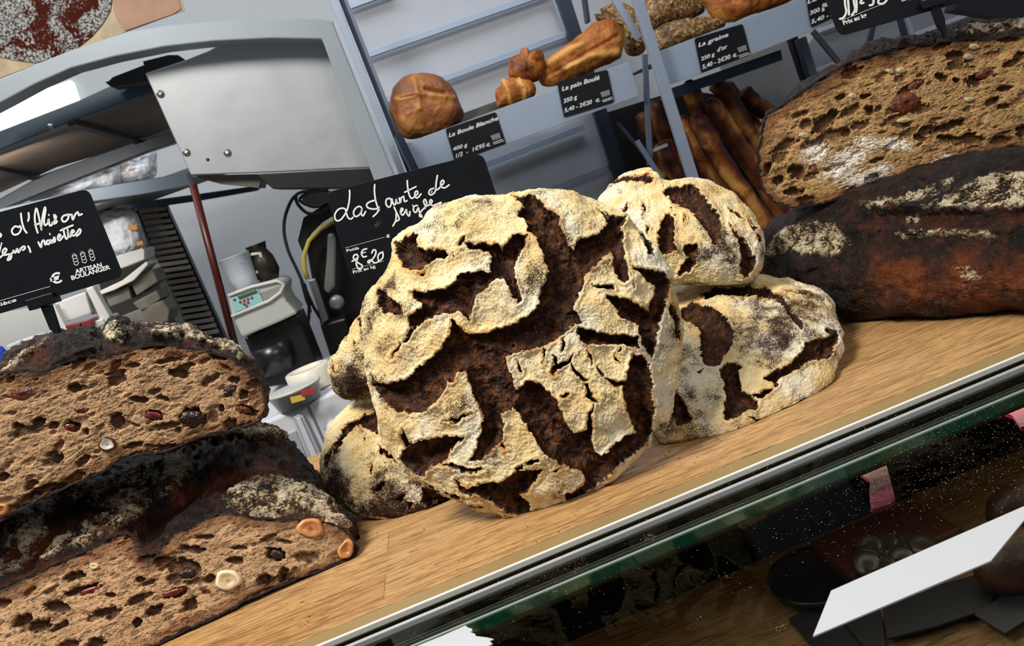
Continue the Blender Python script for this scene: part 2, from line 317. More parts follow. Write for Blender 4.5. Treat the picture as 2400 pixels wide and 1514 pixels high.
def dome(name, outline, pl, hf, hb, mat, cracks=(), flour=(), fbase=.6, deep=.009, nt=760, nr=300, zmin=None, ex=(2.6, .55), lump=.004, ridges=(), tone=None, parent=None, seed=0., lip=.0013, back=40, center=None, flat=None, jag=9.):
    uv = np.array([pl.uv(x, y) for x, y in outline]); c = np.array(pl.uv(*center)) if center else (uv.min(0)+uv.max(0))/2
    th = np.linspace(-np.pi, np.pi, nt, endpoint=False); Rr = radial(uv, c, th)
    e1, e2, n, p = [np.array(v) for v in (pl.e1, pl.e2, pl.n, pl.p)]
    def shell(rr, hh):
        u = c[0]+np.outer(rr, Rr*np.cos(th)); v = c[1]+np.outer(rr, Rr*np.sin(th)); h = np.repeat(hh[:, None], nt, 1)
        return (p+u[..., None]*e1+v[..., None]*e2+h[..., None]*n).reshape(-1, 3)
    t = np.linspace(0.004, 1, nr); rf = np.sin(t*np.pi/2)**.92; hfv = hf*np.clip(1-rf**ex[0], 0, 1)**ex[1]
    P = shell(rf, hfv); Nn = gnormals(P, nr, nt); fc = P.mean(0)
    if ((P[:nt].mean(0)-p)@n) and (Nn[:nt*10].mean(0)@n) < 0: Nn = -Nn
    D = fbm(P, 22, 3, seed+3)*lump*2
    P1 = P+Nn*D[:, None]; Q = project(P1); mm = 1000*np.linalg.norm(P1-np.array(CAM), axis=1).mean()/FPX
    Qw = Q+np.stack([fbm(P, 160, 3, seed+9), fbm(P, 160, 3, seed+31)], 1)*jag; sd = sdf(Qw, cracks)*mm if len(cracks) else np.full(len(Q), 25.)
    D2 = -deep*(.55*sstep(.3, -2.2, sd)+.45*sstep(0, -9, sd))+lip*np.exp(-((sd-1.8)/2.0)**2)*(sd > -.5)+fbm(P, 70, 3, seed+5)*.0018+fbm(P, 420, 4, seed+6)*.0011+np.where(sd < -1, fbm(P, 95, 4, seed+8)*.004, 0)
    for line, w, h in ridges: D2 = D2+h*np.exp(-(pdist(Q, [line])/w)**2)
    P1 = P1+Nn*D2[:, None]
    # the sharp rim keeps its place on the outline
    tb = np.linspace(0, 1, back)[1:]; rb = np.cos(tb*np.pi/2)**.8; hbv = -hb*np.clip(1-rb**2.6, 0, 1)**.55
    PB = shell(rb, hbv); PB = PB+(fbm(PB, 25, 3, seed+3)*.003)[:, None]*n
    rim = P1[-nt:]; PB[:nt] = PB[:nt]*.75+rim*.25
    V = np.concatenate([P1, PB]); F = gridfaces(nr+back-1, nt)
    if zmin is not None: V[:, 2] = np.maximum(V[:, 2], zmin+.0004)
    fl = blobs(Q, fbase, flour)+fbm(P, 14, 3, seed+40)*.5
    sdb = np.full(len(PB), 20.); flb = np.full(len(PB), .35)
    at = {'sd': np.concatenate([sd, sdb]), 'flour': np.concatenate([fl, flb])}
    if tone is not None: at['tone'] = np.concatenate([tone(Q, P1), np.zeros(len(PB))])
    return mesh(name, V, F[:, ::-1].copy() if True else F, mat, parent, origin=(V[:, 0].mean(), V[:, 1].mean(), V[:, 2].min()), smooth=True, attrs=at)
def resample(rings, th):
    out = []
    for o, pl, c in rings:
        uv = np.array([pl.uv(x, y) for x, y in o]); cc = np.array(pl.uv(*c)); r = radial(uv, cc, th)
        e1, e2, p = [np.array(v) for v in (pl.e1, pl.e2, pl.p)]
        out.append((p+np.outer(cc[0]+r*np.cos(th), e1)+np.outer(cc[1]+r*np.sin(th), e2), p+cc[0]*e1+cc[1]*e2))
    return out
def half_loaf(face, fpl, fc, rings, tail, zmin, root, cmat, kmat, patches=(), ridges=(), pores=(), npore=420, whites=(), nt=900, seed=0., pdir=-.38, patch_h=.004, pore_s=1., tone=.0, rimcut=0., toast=()):
    """a cut loaf: flat crumb face plus crust sweeping back through outline rings"""
    th = np.linspace(-np.pi, np.pi, nt, endpoint=False); n = np.array(fpl.n)
    rs = resample([(face, fpl, fc)]+rings, th); K = [r[0] for r in rs]; last, lc = rs[-1]
    for s_, d_ in tail: K.append(lc-n*d_+(last-lc)*s_)
    K = np.array(K); m = len(K)
    tt = np.linspace(0, m-1, 34*(m-1)); i = np.minimum(tt.astype(int), m-2); f = (tt-i)[:, None, None]
    g = lambda k: K[np.clip(k, 0, m-1)]
    a, b, c, d = g(i-1), g(i), g(i+1), g(i+2); P = (.5*(2*b+(c-a)*f+(2*a-5*b+4*c-d)*f*f+(3*b-a-3*c+d)*f**3))
    nr = len(tt); P = P.reshape(-1, 3); Nn = gnormals(P, nr, nt); cen = P.mean(0)
    if ((P-cen)*Nn).sum(1).mean() < 0: Nn = -Nn
    fade = np.repeat(sstep(0, .25, tt), nt); D = (fbm(P, 30, 4, seed)*.013+fbm(P, 95, 4, seed+4)*.0055)*(.25+.75*fade)+fbm(P, 380, 3, seed+6)*.0012*fade
    Q = project(P+Nn*D[:, None]); mm = 1000*np.linalg.norm(P-np.array(CAM), axis=1).mean()/FPX
    sd = sdf(Q+np.stack([fbm(P, 120, 3, seed+9), fbm(P, 120, 3, seed+31)], 1)*12, patches)*mm if len(patches) else np.full(len(Q), 25.)
    D = D+patch_h*sstep(.8, -.8, sd)*fade
    for line, w, h in ridges: D = D+h*np.exp(-(pdist(Q, [line])/w)**2)*fade
    P = P+Nn*D[:, None]
    if zmin is not None: P[:, 2] = np.maximum(P[:, 2], zmin+.0004)
    tn = tone+fbm(P, 16, 3, seed+50)*.6
    mesh('crust', P, gridfaces(nr, nt), kmat, root, origin=(P[:, 0].mean(), P[:, 1].mean(), P[:, 2].min()), smooth=True, attrs={'sd': sd, 'tone': tn})
    # crumb face
    nrf = 300; rr = np.linspace(.002, 1, nrf)**.8; F0, c0 = P[:nt], rs[0][1]
    q = (c0+rr[:, None, None]*(F0-c0)[None]).reshape(-1, 3); Q = project(q); mm = 1000*np.linalg.norm(c0-np.array(CAM))/FPX
    o2 = project(F0)[::3]; ed = -sdf(Q, [o2.tolist()])*mm; et = ed-blobs(Q, 0., toast)
    lo, hi = Q.min(0), Q.max(0); rg = np.random.default_rng(int(seed*10)+3); dep = np.zeros(len(Q))
    L = [(x, y, a_, b_, an, 1.) for x, y, a_, b_, an in pores]
    for k in range(npore):
        s_ = pore_s*(1.7+rg.pareto(1.7)*2.2); s_ = min(s_, 20*pore_s); L.append((rg.uniform(lo[0], hi[0]), rg.uniform(lo[1], hi[1]), s_*rg.uniform(1, 2.1), s_*rg.uniform(.5, .85), pdir+rg.normal(0, .22), rg.uniform(.25, .85)))
    wob = np.stack([fbm(q, 220, 3, seed+60), fbm(q, 220, 3, seed+77)], 1)*.55
    for x, y, a_, b_, an, k_ in L:
        mk = np.where((abs(Q[:, 0]-x) < a_*1.5) & (abs(Q[:, 1]-y) < a_*1.5))[0]
        if len(mk) == 0: continue
        dx = Q[mk, 0]-x; dy = Q[mk, 1]-y; ca, sa = math.cos(an), math.sin(an)
        e = np.sqrt(((dx*ca+dy*sa)/a_+wob[mk, 0])**2+((-dx*sa+dy*ca)/b_+wob[mk, 1])**2); v = sstep(1.05, .55, e)*k_*(.4+.6*min(1, b_/6)); dep[mk] = np.maximum(dep[mk], v*min(b_, 14))
    inn = sstep(1.2, 3.5, ed); H = -dep*mm*.00115*inn+fbm(q*np.array([.45, 1, 1.5]), 110, 4, seed+70)*.0012*inn+fbm(q, 500, 3, seed+71)*.0005*inn; H -= rimcut*sstep(9, 2, ed)*inn
    q = q+H[:, None]*n; wh = np.zeros(len(Q))
    for x, y, a_, b_, an in whites: wh = np.maximum(wh, np.exp(-(((Q[:, 0]-x)*math.cos(an)+(Q[:, 1]-y)*math.sin(an))/a_)**2-((-(Q[:, 0]-x)*math.sin(an)+(Q[:, 1]-y)*math.cos(an))/b_)**2))
    return mesh('crumb', q, gridfaces(nrf, nt)[:, ::-1].copy(), cmat, root, origin=q.mean(0), smooth=True, attrs={'pore': np.clip(dep/7, 0, 1)*inn, 'edge': et, 'rim': ed, 'white': wh})
def inclusion(name, pl, px, py, a, b, ang, mats, root, lift=.001, ring=True, label=None):
    """nut, seed or fig set in a crumb face; a, b half sizes in px"""
    c = pl.hit(px, py); k = (c-CAM).length/FPX; v, f = [], []; nt = 28; ca, sa = math.cos(ang), math.sin(ang); prof = [(0, .55), (.25, .45), (.45, .62), (.7, 1), (.88, .85), (1, .1), (1.02, -1.2)] if ring else [(0, 1), (.4, .92), (.7, .68), (.9, .35), (1, -.1), (1.0, -1)]
    for i, (r, h) in enumerate(prof):
        for j in range(nt):
            t = 2*math.pi*j/nt; w = 1+.06*math.sin(3*t+px)+.04*math.sin(5*t); x = r*a*math.cos(t)*w; y = r*b*math.sin(t)*w
            q = pl.hit(px+x*ca-y*sa, py+x*sa+y*ca)+pl.n*(lift+h*k*b*.35); v.append(q)
    f = [(i*nt+j, (i+1)*nt+j, (i+1)*nt+(j+1) % nt, i*nt+(j+1) % nt) for i in range(len(prof)-1) for j in range(nt)]+[tuple(range(nt))]
    o = mesh(name, v, f, mats[0], root, smooth=True)
    if len(mats) > 1:
        o.data.materials.append(mats[1])
        for p_ in o.data.polygons:
            if p_.index//nt in (3, 4): p_.material_index = 1
    return tag(o, label)
# ---------------------------------------------------------------- rye loaves of the middle pile
rye = rye_mat('rye_crust_floured')
hero_cracks = [zz('5', p) for p in [
 [(1230,212),(1290,228),(1340,205),(1390,225),(1420,250),(1418,285),(1470,300),(1520,345),(1522,400),(1550,450),(1580,520),(1605,562),(1640,580),(1690,700),(1660,800),(1620,870),(1615,920),(1665,1000),(1600,1020),(1530,1085),(1440,1150),(1330,1178),(1240,1190),(1130,1190),(1000,1150),(930,1080),(1000,1072),(1080,1060),(1160,1040),(1240,1010),(1310,970),(1370,920),(1400,880),(1400,830),(1410,790),(1440,730),(1450,650),(1425,600),(1410,540),(1380,480),(1350,440),(1325,430),(1320,370),(1270,340),(1270,310),(1300,270),(1255,235)],
 [(1605,562),(1640,490),(1700,470),(1780,430),(1815,400),(1832,345),(1800,300),(1850,332),(1940,338),(1935,370),(1900,405),(1920,450),(1925,560),(1955,740),(1935,752),(1900,730),(1868,700),(1865,600),(1845,565),(1790,600),(1700,690),(1660,700),(1620,620)],
 [(930,510),(990,510),(1090,510),(1140,520),(1160,545),(1200,500),(1230,465),(1320,455),(1315,500),(1280,560),(1260,600),(1245,650),(1245,710),(1255,760),(1280,820),(1285,870),(1270,880),(1230,830),(1210,780),(1190,740),(1130,730),(1100,740),(1070,780),(1020,820),(1000,860),(980,910),(960,960),(970,990),(940,970),(920,940),(880,930),(830,950),(770,950),(700,980),(650,1020),(610,1050),(590,1030),(580,980),(600,950),(660,910),(665,890),(620,850),(595,815),(660,805),(750,800),(830,780),(880,745),(900,700),(960,690),(1030,680),(1080,690),(1085,640),(1110,600),(1090,560),(1020,545),(950,545)],
 [(505,505),(530,490),(580,460),(630,450),(635,490),(630,530),(680,548),(760,550),(820,555),(835,590),(820,600),(770,600),(720,620),(680,650),(660,672),(600,665),(560,660),(540,620),(510,590),(500,550)],
 [(905,522),(890,515),(930,462),(925,500)], [(390,800),(430,800),(460,850),(500,870),(540,910),(555,950),(500,955),(430,940),(400,900),(390,850)],
 [(590,1035),(610,1050),(600,1090),(570,1130),(555,1125),(565,1080)], [(530,1125),(535,1150),(510,1190),(470,1235),(490,1195),(515,1160)],
 [(1640,1035),(1700,1045),(1800,1070),(1900,1085),(2005,1090),(2010,1130),(2020,1160),(1960,1150),(1880,1140),(1790,1135),(1700,1140),(1650,1110),(1635,1060)],
 [(1810,840),(1880,840),(1960,860),(2010,890),(2070,935),(2085,880),(2115,820),(2120,790),(2080,750),(2030,700),(1975,655),(2040,660),(2120,685),(2190,690),(2215,760),(2200,840),(2175,860),(2180,920),(2150,1000),(2130,1100),(2110,1190),(2095,1220),(2060,1170),(2030,1130),(2020,1060),(2005,1010),(1950,990),(1900,950),(1860,900)],
 [(1730,765),(1780,770),(1850,770),(1860,800),(1820,805),(1770,790)], [(2030,450),(2070,470),(2110,540),(2115,590),(2080,570),(2050,490)],
 [(2215,890),(2240,910),(2270,1000),(2270,1100),(2250,1110),(2240,1020),(2215,940)], [(1755,290),(1800,310),(1850,370),(1862,425),(1835,385)], [(1980,740),(1995,790),(1985,770)],
 [(435,485),(455,490),(445,520)], [(645,690),(680,700),(660,712)], [(865,560),(875,585),(868,580)]]]
hero_cracks += [zz('7', p) for p in [
 [(855,-82),(830,25),(740,150),(680,190),(560,290),(430,325),(380,300),(350,258),(370,340),(400,385),(450,450),(520,490),(610,502),(660,500),(700,470),(750,420),(795,375),(820,310),(855,310),(890,240),(940,240),(965,330),(985,385),(1040,470),(1048,550),(1035,640),(1000,730),(960,797),(1030,800),(1070,770),(1130,700),(1165,650),(1178,560),(1160,498),(1220,487),(1280,400),(1255,350),(1240,300),(1210,230),(1180,150),(1240,123),(1000,50),(930,0),(900,-45)],
 [(1215,360),(1270,350),(1300,315),(1340,300),(1400,320),(1460,380),(1510,430),(1540,510),(1580,580),(1620,627),(1690,610),(1700,530),(1737,440),(1722,560),(1725,620),(1720,680),(1745,745),(1782,777),(1830,752),(1870,690),(1930,640),(2012,615),(1990,600),(1960,530),(1935,440),(1920,350),(1942,310),(1945,260),(1962,200),(1985,130),(2040,145),(2085,200),(2097,300),(2100,400),(2122,480),(2100,560),(2090,650),(2060,695),(1980,750),(1900,820),(1840,890),(1760,950),(1680,1000),(1640,1045),(1560,1042),(1560,1010),(1610,1000),(1660,965),(1685,920),(1680,870),(1600,850),(1540,820),(1480,790),(1415,735),(1380,690),(1350,620),(1300,560),(1270,500),(1225,440)],
 [(530,790),(545,740),(590,700),(670,670),(760,655),(840,648),(930,650),(905,680),(850,720),(830,770),(790,805),(740,820),(700,850),(670,900),(620,890),(570,850)], [(545,600),(560,640),(600,700),(560,720),(535,640)],
 [(795,812),(870,825),(960,850),(1060,845),(1010,870),(960,880),(900,860),(840,845)],
 [(870,910),(910,950),(960,970),(1020,950),(1110,935),(1160,930),(1220,890),(1280,850),(1340,860),(1410,850),(1400,880),(1370,930),(1330,970),(1270,1015),(1310,1040),(1335,1070),(1340,1110),(1300,1135),(1210,1130),(1150,1090),(1100,1050),(1040,1020),(1000,1000),(950,1010),(900,980)],
 [(880,1045),(940,1065),(1000,1080),(1055,1075),(1030,1092),(960,1087),(900,1072)], [(680,930),(740,970),(800,1000),(900,1020),(880,1037),(800,1022),(730,987)],
 [(800,546),(870,543),(920,518),(970,500),(930,532),(880,560)], [(1150,680),(1167,700),(1182,732),(1158,717)],
 [(1478,140),(1500,155),(1510,198),(1560,168),(1617,128),(1592,177),(1540,207),(1507,232),(1497,267),(1478,250),(1488,210)], [(1588,190),(1622,226),(1662,256),(1702,302),(1648,284),(1608,242)],
 [(1678,308),(1702,323),(1727,385),(1772,442),(1738,430),(1698,390)], [(1258,168),(1287,210),(1287,262),(1268,240)], [(1800,275),(1840,300),(1900,305),(1945,298),(1940,337),(1880,337),(1830,312)],
 [(1700,98),(1718,150),(1730,202),(1704,152)], [(1763,203),(1792,250),(1797,278),(1773,247)], [(1866,138),(1887,145),(1897,192),(1873,172)], [(1883,118),(1905,93),(1917,100),(1890,132)], [(1530,393),(1560,378),(1582,385),(1545,409)],
 [(1538,58),(1560,18),(1557,100),(1542,122)], [(1418,98),(1437,110),(1420,192)], [(1318,800),(1385,785),(1392,807),(1330,822)], [(1248,850),(1290,818),(1292,832),(1260,864)], [(1795,380),(1815,405),(1812,410)], [(1480,860),(1530,845),(1500,870)], [(300,640),(330,650),(400,700),(380,710)]]]
hero_out = [(985,515),(1005,490),(1060,470),(1120,458),(1200,452),(1260,447),(1330,449),(1390,463),(1440,490),(1475,512),(1505,545),(1532,580),(1555,620),(1572,665),(1585,705),(1597,745),(1598,800),(1590,860),(1580,920),(1572,985),(1548,992),(1530,1012),(1522,1040),(1495,1075),(1440,1120),(1380,1158),(1355,1170),(1270,1203),(1197,1223),(1150,1205),(1060,1168),(1000,1138),(958,1108),(932,1082),(908,1045),(890,1010),(878,960),(864,910),(855,850),(850,800),(855,745),(868,700),(895,650),(915,600),(935,555)]
b0 = ATZ(1205, 1215, CT)
hero_pl = Plane(b0+Vector((0, .012, .0)), (-.20, -math.cos(R(17)), math.sin(R(17))))
hero = dome('rye_loaf', hero_out, hero_pl, .040, .030, rye, hero_cracks,
  flour=[(1100,470,90,-.28),(1190,540,60,-.18),(900,700,60,-.35),(880,640,40,-.35),(850,830,50,-.2),(1250,650,35,-.30),(1150,740,40,.1),(1560,800,60,-.2),(1540,840,40,-.25),(1420,900,110,.25),(1000,620,60,.1),(1280,980,60,.3),(1320,1130,60,-.1),(1000,880,50,-.15),(900,920,40,-.25),(1480,650,60,.1),(1230,1020,70,.1)],
  fbase=.74, deep=.012, nt=1100, nr=460, zmin=CT, ex=(3.0, .6), lump=.0045, seed=1.)
tag(hero, 'large round floured rye loaf with deep brown cracks standing upright at the front', 'bread')
l2 = [zz('8', p) for p in [[(130,170),(200,140),(240,145),(300,120),(340,170),(380,220),(420,270),(450,300),(465,350),(465,410),(440,470),(415,470),(400,420),(370,380),(330,330),(300,290),(240,260),(190,240),(160,200)],
 [(170,295),(195,310),(195,400),(205,490),(215,500),(150,525),(110,540),(110,470),(110,400),(120,340)], [(510,345),(545,400),(590,440),(640,510),(665,560),(640,630),(600,660),(575,640),(580,560),(570,480),(540,420)],
 [(250,480),(330,465),(315,530),(320,580),(280,630),(240,640),(215,655),(240,590),(280,540),(250,510)], [(510,265),(560,290),(595,325),(570,320),(520,285)], [(15,235),(32,260),(15,305)], [(250,300),(262,330),(255,350)], [(620,330),(690,420),(700,500),(660,400)]]]
l2 += [zz('5', p) for p in [[(1650,195),(1720,160),(1830,120),(1950,95),(2070,75),(2110,110),(2090,130),(2000,120),(1900,130),(1780,160),(1690,205)], [(1905,310),(1950,265),(1945,300),(1920,322)], [(2050,250),(2062,250),(2045,290)], [(2070,400),(2085,410),(2075,460)]]]
o2 = [(1400,470),(1440,433),(1480,420),(1515,408),(1535,428),(1560,440),(1600,438),(1630,430),(1680,450),(1730,480),(1768,520),(1785,555),(1793,590),(1790,620),(1775,645),(1750,656),(1650,660),(1560,660),(1460,650),(1405,610),(1385,540)]
pt = AT(1700, 655, .795); t2 = AT(1600, 432, .915); d2 = (t2-pt)
pl2 = Plane(pt, Vector((1, .10, 0)).cross(d2))
if pl2.n.y > 0: pl2 = Plane(pt, -pl2.n)
b = dome('rye_loaf', o2, pl2, .036, .030, rye, l2, flour=[(1690,590,60,-.5),(1640,600,40,-.3),(1730,520,60,.1),(1480,500,60,.1)], fbase=.78, deep=.010, seed=2.3, lump=.004)
tag(b, 'floured rye loaf resting on another right behind the big upright one', 'bread')
l3 = [zz('8', p) for p in [[(380,820),(430,840),(490,900),(530,960),(530,1040),(500,1100),(450,1160),(420,1175),(370,1160),(350,1110),(350,1000),(330,950),(290,910),(235,900),(230,850),(300,810)],
 [(430,720),(500,720),(620,715),(740,730),(820,780),(870,850),(900,900),(940,945),(920,950),(860,890),(820,830),(780,790),(700,775),(600,770),(520,765),(450,760),(380,790),(340,760)],
 [(1060,960),(1140,975),(1140,1020),(1110,1050),(1110,1090),(1060,1130),(1000,1130),(940,1150),(900,1190),(850,1220),(800,1230),(780,1290),(760,1260),(710,1240),(730,1220),(790,1180),(850,1160),(900,1120),(930,1080),(950,1030),(1020,1010),(1080,1000)],
 [(490,1160),(540,1150),(580,1170),(560,1210),(580,1280),(600,1320),(650,1350),(680,1370),(670,1410),(600,1430),(540,1460),(500,1480),(470,1440),(490,1350),(480,1260),(450,1200)], [(640,1340),(700,1310),(760,1290),(740,1330),(690,1350)],
 [(200,1310),(250,1370),(270,1420),(300,1500),(210,1514),(180,1440)], [(810,730),(900,740),(960,760),(900,755)], [(1100,1090),(1125,1090),(1110,1120)], [(330,1190),(360,1180),(345,1210)], [(610,1450),(700,1470),(800,1440),(700,1490)]]]
o3 = [(1585,690),(1640,668),(1700,658),(1770,655),(1840,665),(1900,680),(1940,700),(1960,730),(1970,770),(1973,820),(1962,860),(1945,895),(1900,930),(1850,960),(1780,987),(1700,1012),(1640,1025),(1580,1030),(1535,1022),(1510,960),(1500,860),(1520,750)]
pt = ATZ(1640, 1022, CT+.002); t3 = AT(1770, 657, .87); dd = t3-pt
pl3 = Plane(pt, Vector((1, .0, 0)).cross(dd))
if pl3.n.y > 0: pl3 = Plane(pt, -pl3.n)
b = dome('rye_loaf', o3, pl3, .034, .05, rye, l3, flour=[(1850,760,60,-.45),(1790,820,60,-.4),(1600,830,60,-.3),(1620,990,50,-.3),(1890,720,50,-.2),(1740,900,60,.15)], fbase=.72, deep=.010, seed=4.1, zmin=CT, lump=.004)
tag(b, 'wide floured rye loaf lying on the oak counter right of the upright one', 'bread')
l5 = [zz('7', p) for p in [[(380,480),(330,510),(240,550),(170,600),(130,680),(105,740),(115,780),(150,720),(190,640),(250,580),(300,590),(370,620),(400,640),(400,560)], [(110,700),(80,740),(50,800),(60,860),(90,800)],
 [(395,700),(450,750),(530,800),(540,840),(480,790),(410,750)], [(670,970),(760,1000),(850,1050),(800,1090),(700,1100),(660,1050)], [(345,820),(357,840),(355,882),(343,860)], [(360,980),(400,940),(445,930),(400,990)], [(300,640),(312,650),(302,680)], [(480,1040),(560,1020),(540,1060)], [(560,1060),(620,1070),(590,1100)]]]
o5 = [(850,942),(815,962),(775,1008),(753,1060),(749,1110),(763,1150),(790,1180),(840,1205),(920,1216),(1000,1208),(1050,1190),(1090,1130),(1080,1020),(1020,950),(940,925)]
pt = ATZ(905, 1212, CT+.002); t5 = AT(870, 935, .90); dd = t5-pt
pl5 = Plane(pt, Vector((1, .0, 0)).cross(dd))
if pl5.n.y > 0: pl5 = Plane(pt, -pl5.n)
b = dome('rye_loaf', o5, pl5, .032, .04, rye, l5, flour=[(900,1200,100,-.6),(1000,1160,60,-.5),(780,1140,50,-.4),(860,1060,60,.1)], fbase=.72, deep=.009, seed=6.2, nr=220, zmin=CT, lump=.003)
tag(b, 'floured rye loaf on the counter behind the upright one, beside the nut bread end', 'bread')
o4 = [(905,690),(850,738),(818,790),(790,828),(774,852),(775,882),(786,912),(810,932),(845,940),(900,935),(960,905),(985,830),(960,740)]
pl4 = Plane(AT(870, 840, .86), (-.3, -1, .25))
l4 = [zz('5', p) for p in [[(260,985),(320,945),(420,910),(420,985),(350,1015),(310,1045),(290,1070),(280,1025)], [(105,1230),(115,1270),(130,1325),(110,1300)], [(235,1110),(250,1120),(240,1160)], [(160,1140),(230,1060),(260,1010),(200,1100)]]]
b = dome('rye_loaf', o4, pl4, .030, .03, rye, l4, flour=[(830,900,40,-.8),(800,850,60,-.2)], fbase=.62, deep=.008, seed=8.4, nr=180, nt=560, lump=.003)
tag(b, 'rye loaf whose rounded end shows left of the upright one, highest on that side', 'bread')
# ---------------------------------------------------------------- dark nut and fig breads
crustm = crust_mat('dark_crust')
nut_crumb = crumb_mat('fig_bread_crumb', S(180, 144, 108), S(88, 50, 32)); seed_crumb = crumb_mat('seed_bread_crumb', S(170, 134, 88), S(98, 62, 32))
nutA = plain('hazelnut_flesh', S(214, 186, 146), .4, var=.25, vs=120, spec=.5); nutB = plain('hazelnut_rim', S(232, 214, 182), .35, var=.1, vs=90); nutC = plain('roasted_hazelnut', S(190, 124, 72), .3, var=.35, vs=150); nutD = plain('roasted_hazelnut_rim', S(206, 146, 92), .3, var=.2, vs=150)
skinm = plain('nut_skin', S(92, 48, 26), .4, var=.4, vs=200); figm = plain('fig_flesh', S(120, 56, 26), .35, var=.6, vs=220, bump=.002, bs=400, col2=S(62, 24, 14)); figd = plain('dark_fig', S(44, 22, 20), .3, var=.5, vs=180, bump=.002, bs=300); berry = plain('dried_berry', S(110, 34, 36), .3, var=.5, vs=150, bump=.001)
kern = plain('pumpkin_kernel', S(186, 172, 128), .4, var=.2, vs=200)
# right stack
rl_out = [(1775,640),(1790,590),(1800,548),(1830,515),(1860,505),(1905,485),(1990,455),(2100,425),(2220,385),(2330,362),(2440,350),(2560,352),(2680,400),(2740,520),(2700,640),(2600,705),(2480,722),(2400,728),(2300,736),(2200,746),(2060,748),(1980,742),(1930,722),(1880,700),(1820,680)]
p1 = ATZ(2300, 734, CT+.002); p2 = ATZ(1990, 744, CT+.002); ax = (p1-p2).normalized(); tt_ = AT(2200, 400, p1.y+.075)
pR = Plane(p1, ax.cross(tt_-p1)); 
if pR.n.y > 0: pR = Plane(p1, -pR.n)
rp = [zz('8', p) for p in [[(1640,265),(1700,240),(1850,150),(1950,100),(2100,60),(2250,60),(2250,240),(2130,260),(2000,265),(1850,265)], [(760,430),(900,370),(1050,350),(1150,380),(1190,440),(1150,520),(1020,540),(880,500),(800,520),(740,540)], [(1250,230),(1350,215),(1500,190),(1650,140),(1800,90),(1750,170),(1600,220),(1450,250),(1280,265)], [(1500,300),(1570,300),(1560,335),(1510,330)], [(1800,610),(1900,600),(1950,660),(1850,700)], [(1480,400),(1700,395),(2000,400),(2050,430),(1800,420),(1500,425)]]]
rr_ = [(zz('8', [(740,540),(850,400),(1050,345),(1180,385),(1400,380),(1700,395),(2000,395),(2130,370),(2300,330)]), 14, .007), (zz('8', [(1250,260),(1500,255),(1800,262),(2000,270),(2250,250)]), 13, .008), (zz('8', [(960,640),(1050,600),(1150,560)]), 8, -.004), (zz('8', [(1180,290),(1500,320),(1900,320),(2200,300)]), 22, -.008), (zz('8', [(1550,265),(1750,190),(1900,130),(2100,50)]), 9, .004)]
b = dome('dark_loaf', rl_out, pR, .062, .07, crustm, rp, deep=-.001, lip=0, ridges=rr_, seed=11., zmin=CT, nt=1000, nr=330, lump=.005, ex=(2.6, .5), jag=12,
   tone=lambda Q, P: .62*np.exp(-((Q[:, 1]-660)/75)**2)*sstep(1900, 2150, Q[:, 0])+.2*np.exp(-((Q[:, 1]-505)/35)**2)*sstep(1950, 2100, Q[:, 0])-.06)
tag(b, 'whole dark brown loaf lying on the counter at right under the cut seeded half', 'bread')
ru_face = [(1778,330),(1785,300),(1800,268),(1840,240),(1880,215),(1930,180),(1975,152),(2040,128),(2100,114),(2180,100),(2260,92),(2330,88),(2400,80),(2500,84),(2600,120),(2650,220),(2600,320),(2500,345),(2400,345),(2300,362),(2200,388),(2100,425),(2000,455),(1930,478),(1865,488),(1820,480),(1795,455),(1778,410),(1774,365)]
ru_back = [(1800,330),(1796,290),(1812,262),(1850,232),(1890,205),(1932,172),(1975,150),(2010,130),(2060,108),(2130,96),(2165,84),(2200,86),(2240,66),(2290,52),(2350,48),(2420,42),(2520,50),(2610,120),(2640,220),(2590,310),(2500,335),(2400,330),(2300,345),(2200,370),(2100,405),(2000,430),(1930,450),(1865,455),(1830,440),(1810,400),(1800,370)]
fn = Vector((-.30, -1, .10)).normalized(); ruP = Plane(AT(2080, 300, .80), fn)
def backp(pl, d): return Plane(pl.p-pl.n*d, pl.n)
root = thing('cut_loaf', ruP.hit(2100, 425), 'cut half loaf with pumpkin seeds stacked on the dark loaf at right', 'bread')
ru_p = [zz('3', p) for p in [[(905,770),(930,720),(1000,620),(1060,570),(1150,525),(1165,560),(1090,620),(1020,700),(960,760)], [(1960,195),(2050,160),(2200,150),(2400,125),(2600,110),(2600,160),(2400,175),(2200,200),(2050,210)], [(750,800),(780,770),(860,700),(870,720),(800,830),(770,880),(740,890)]]]
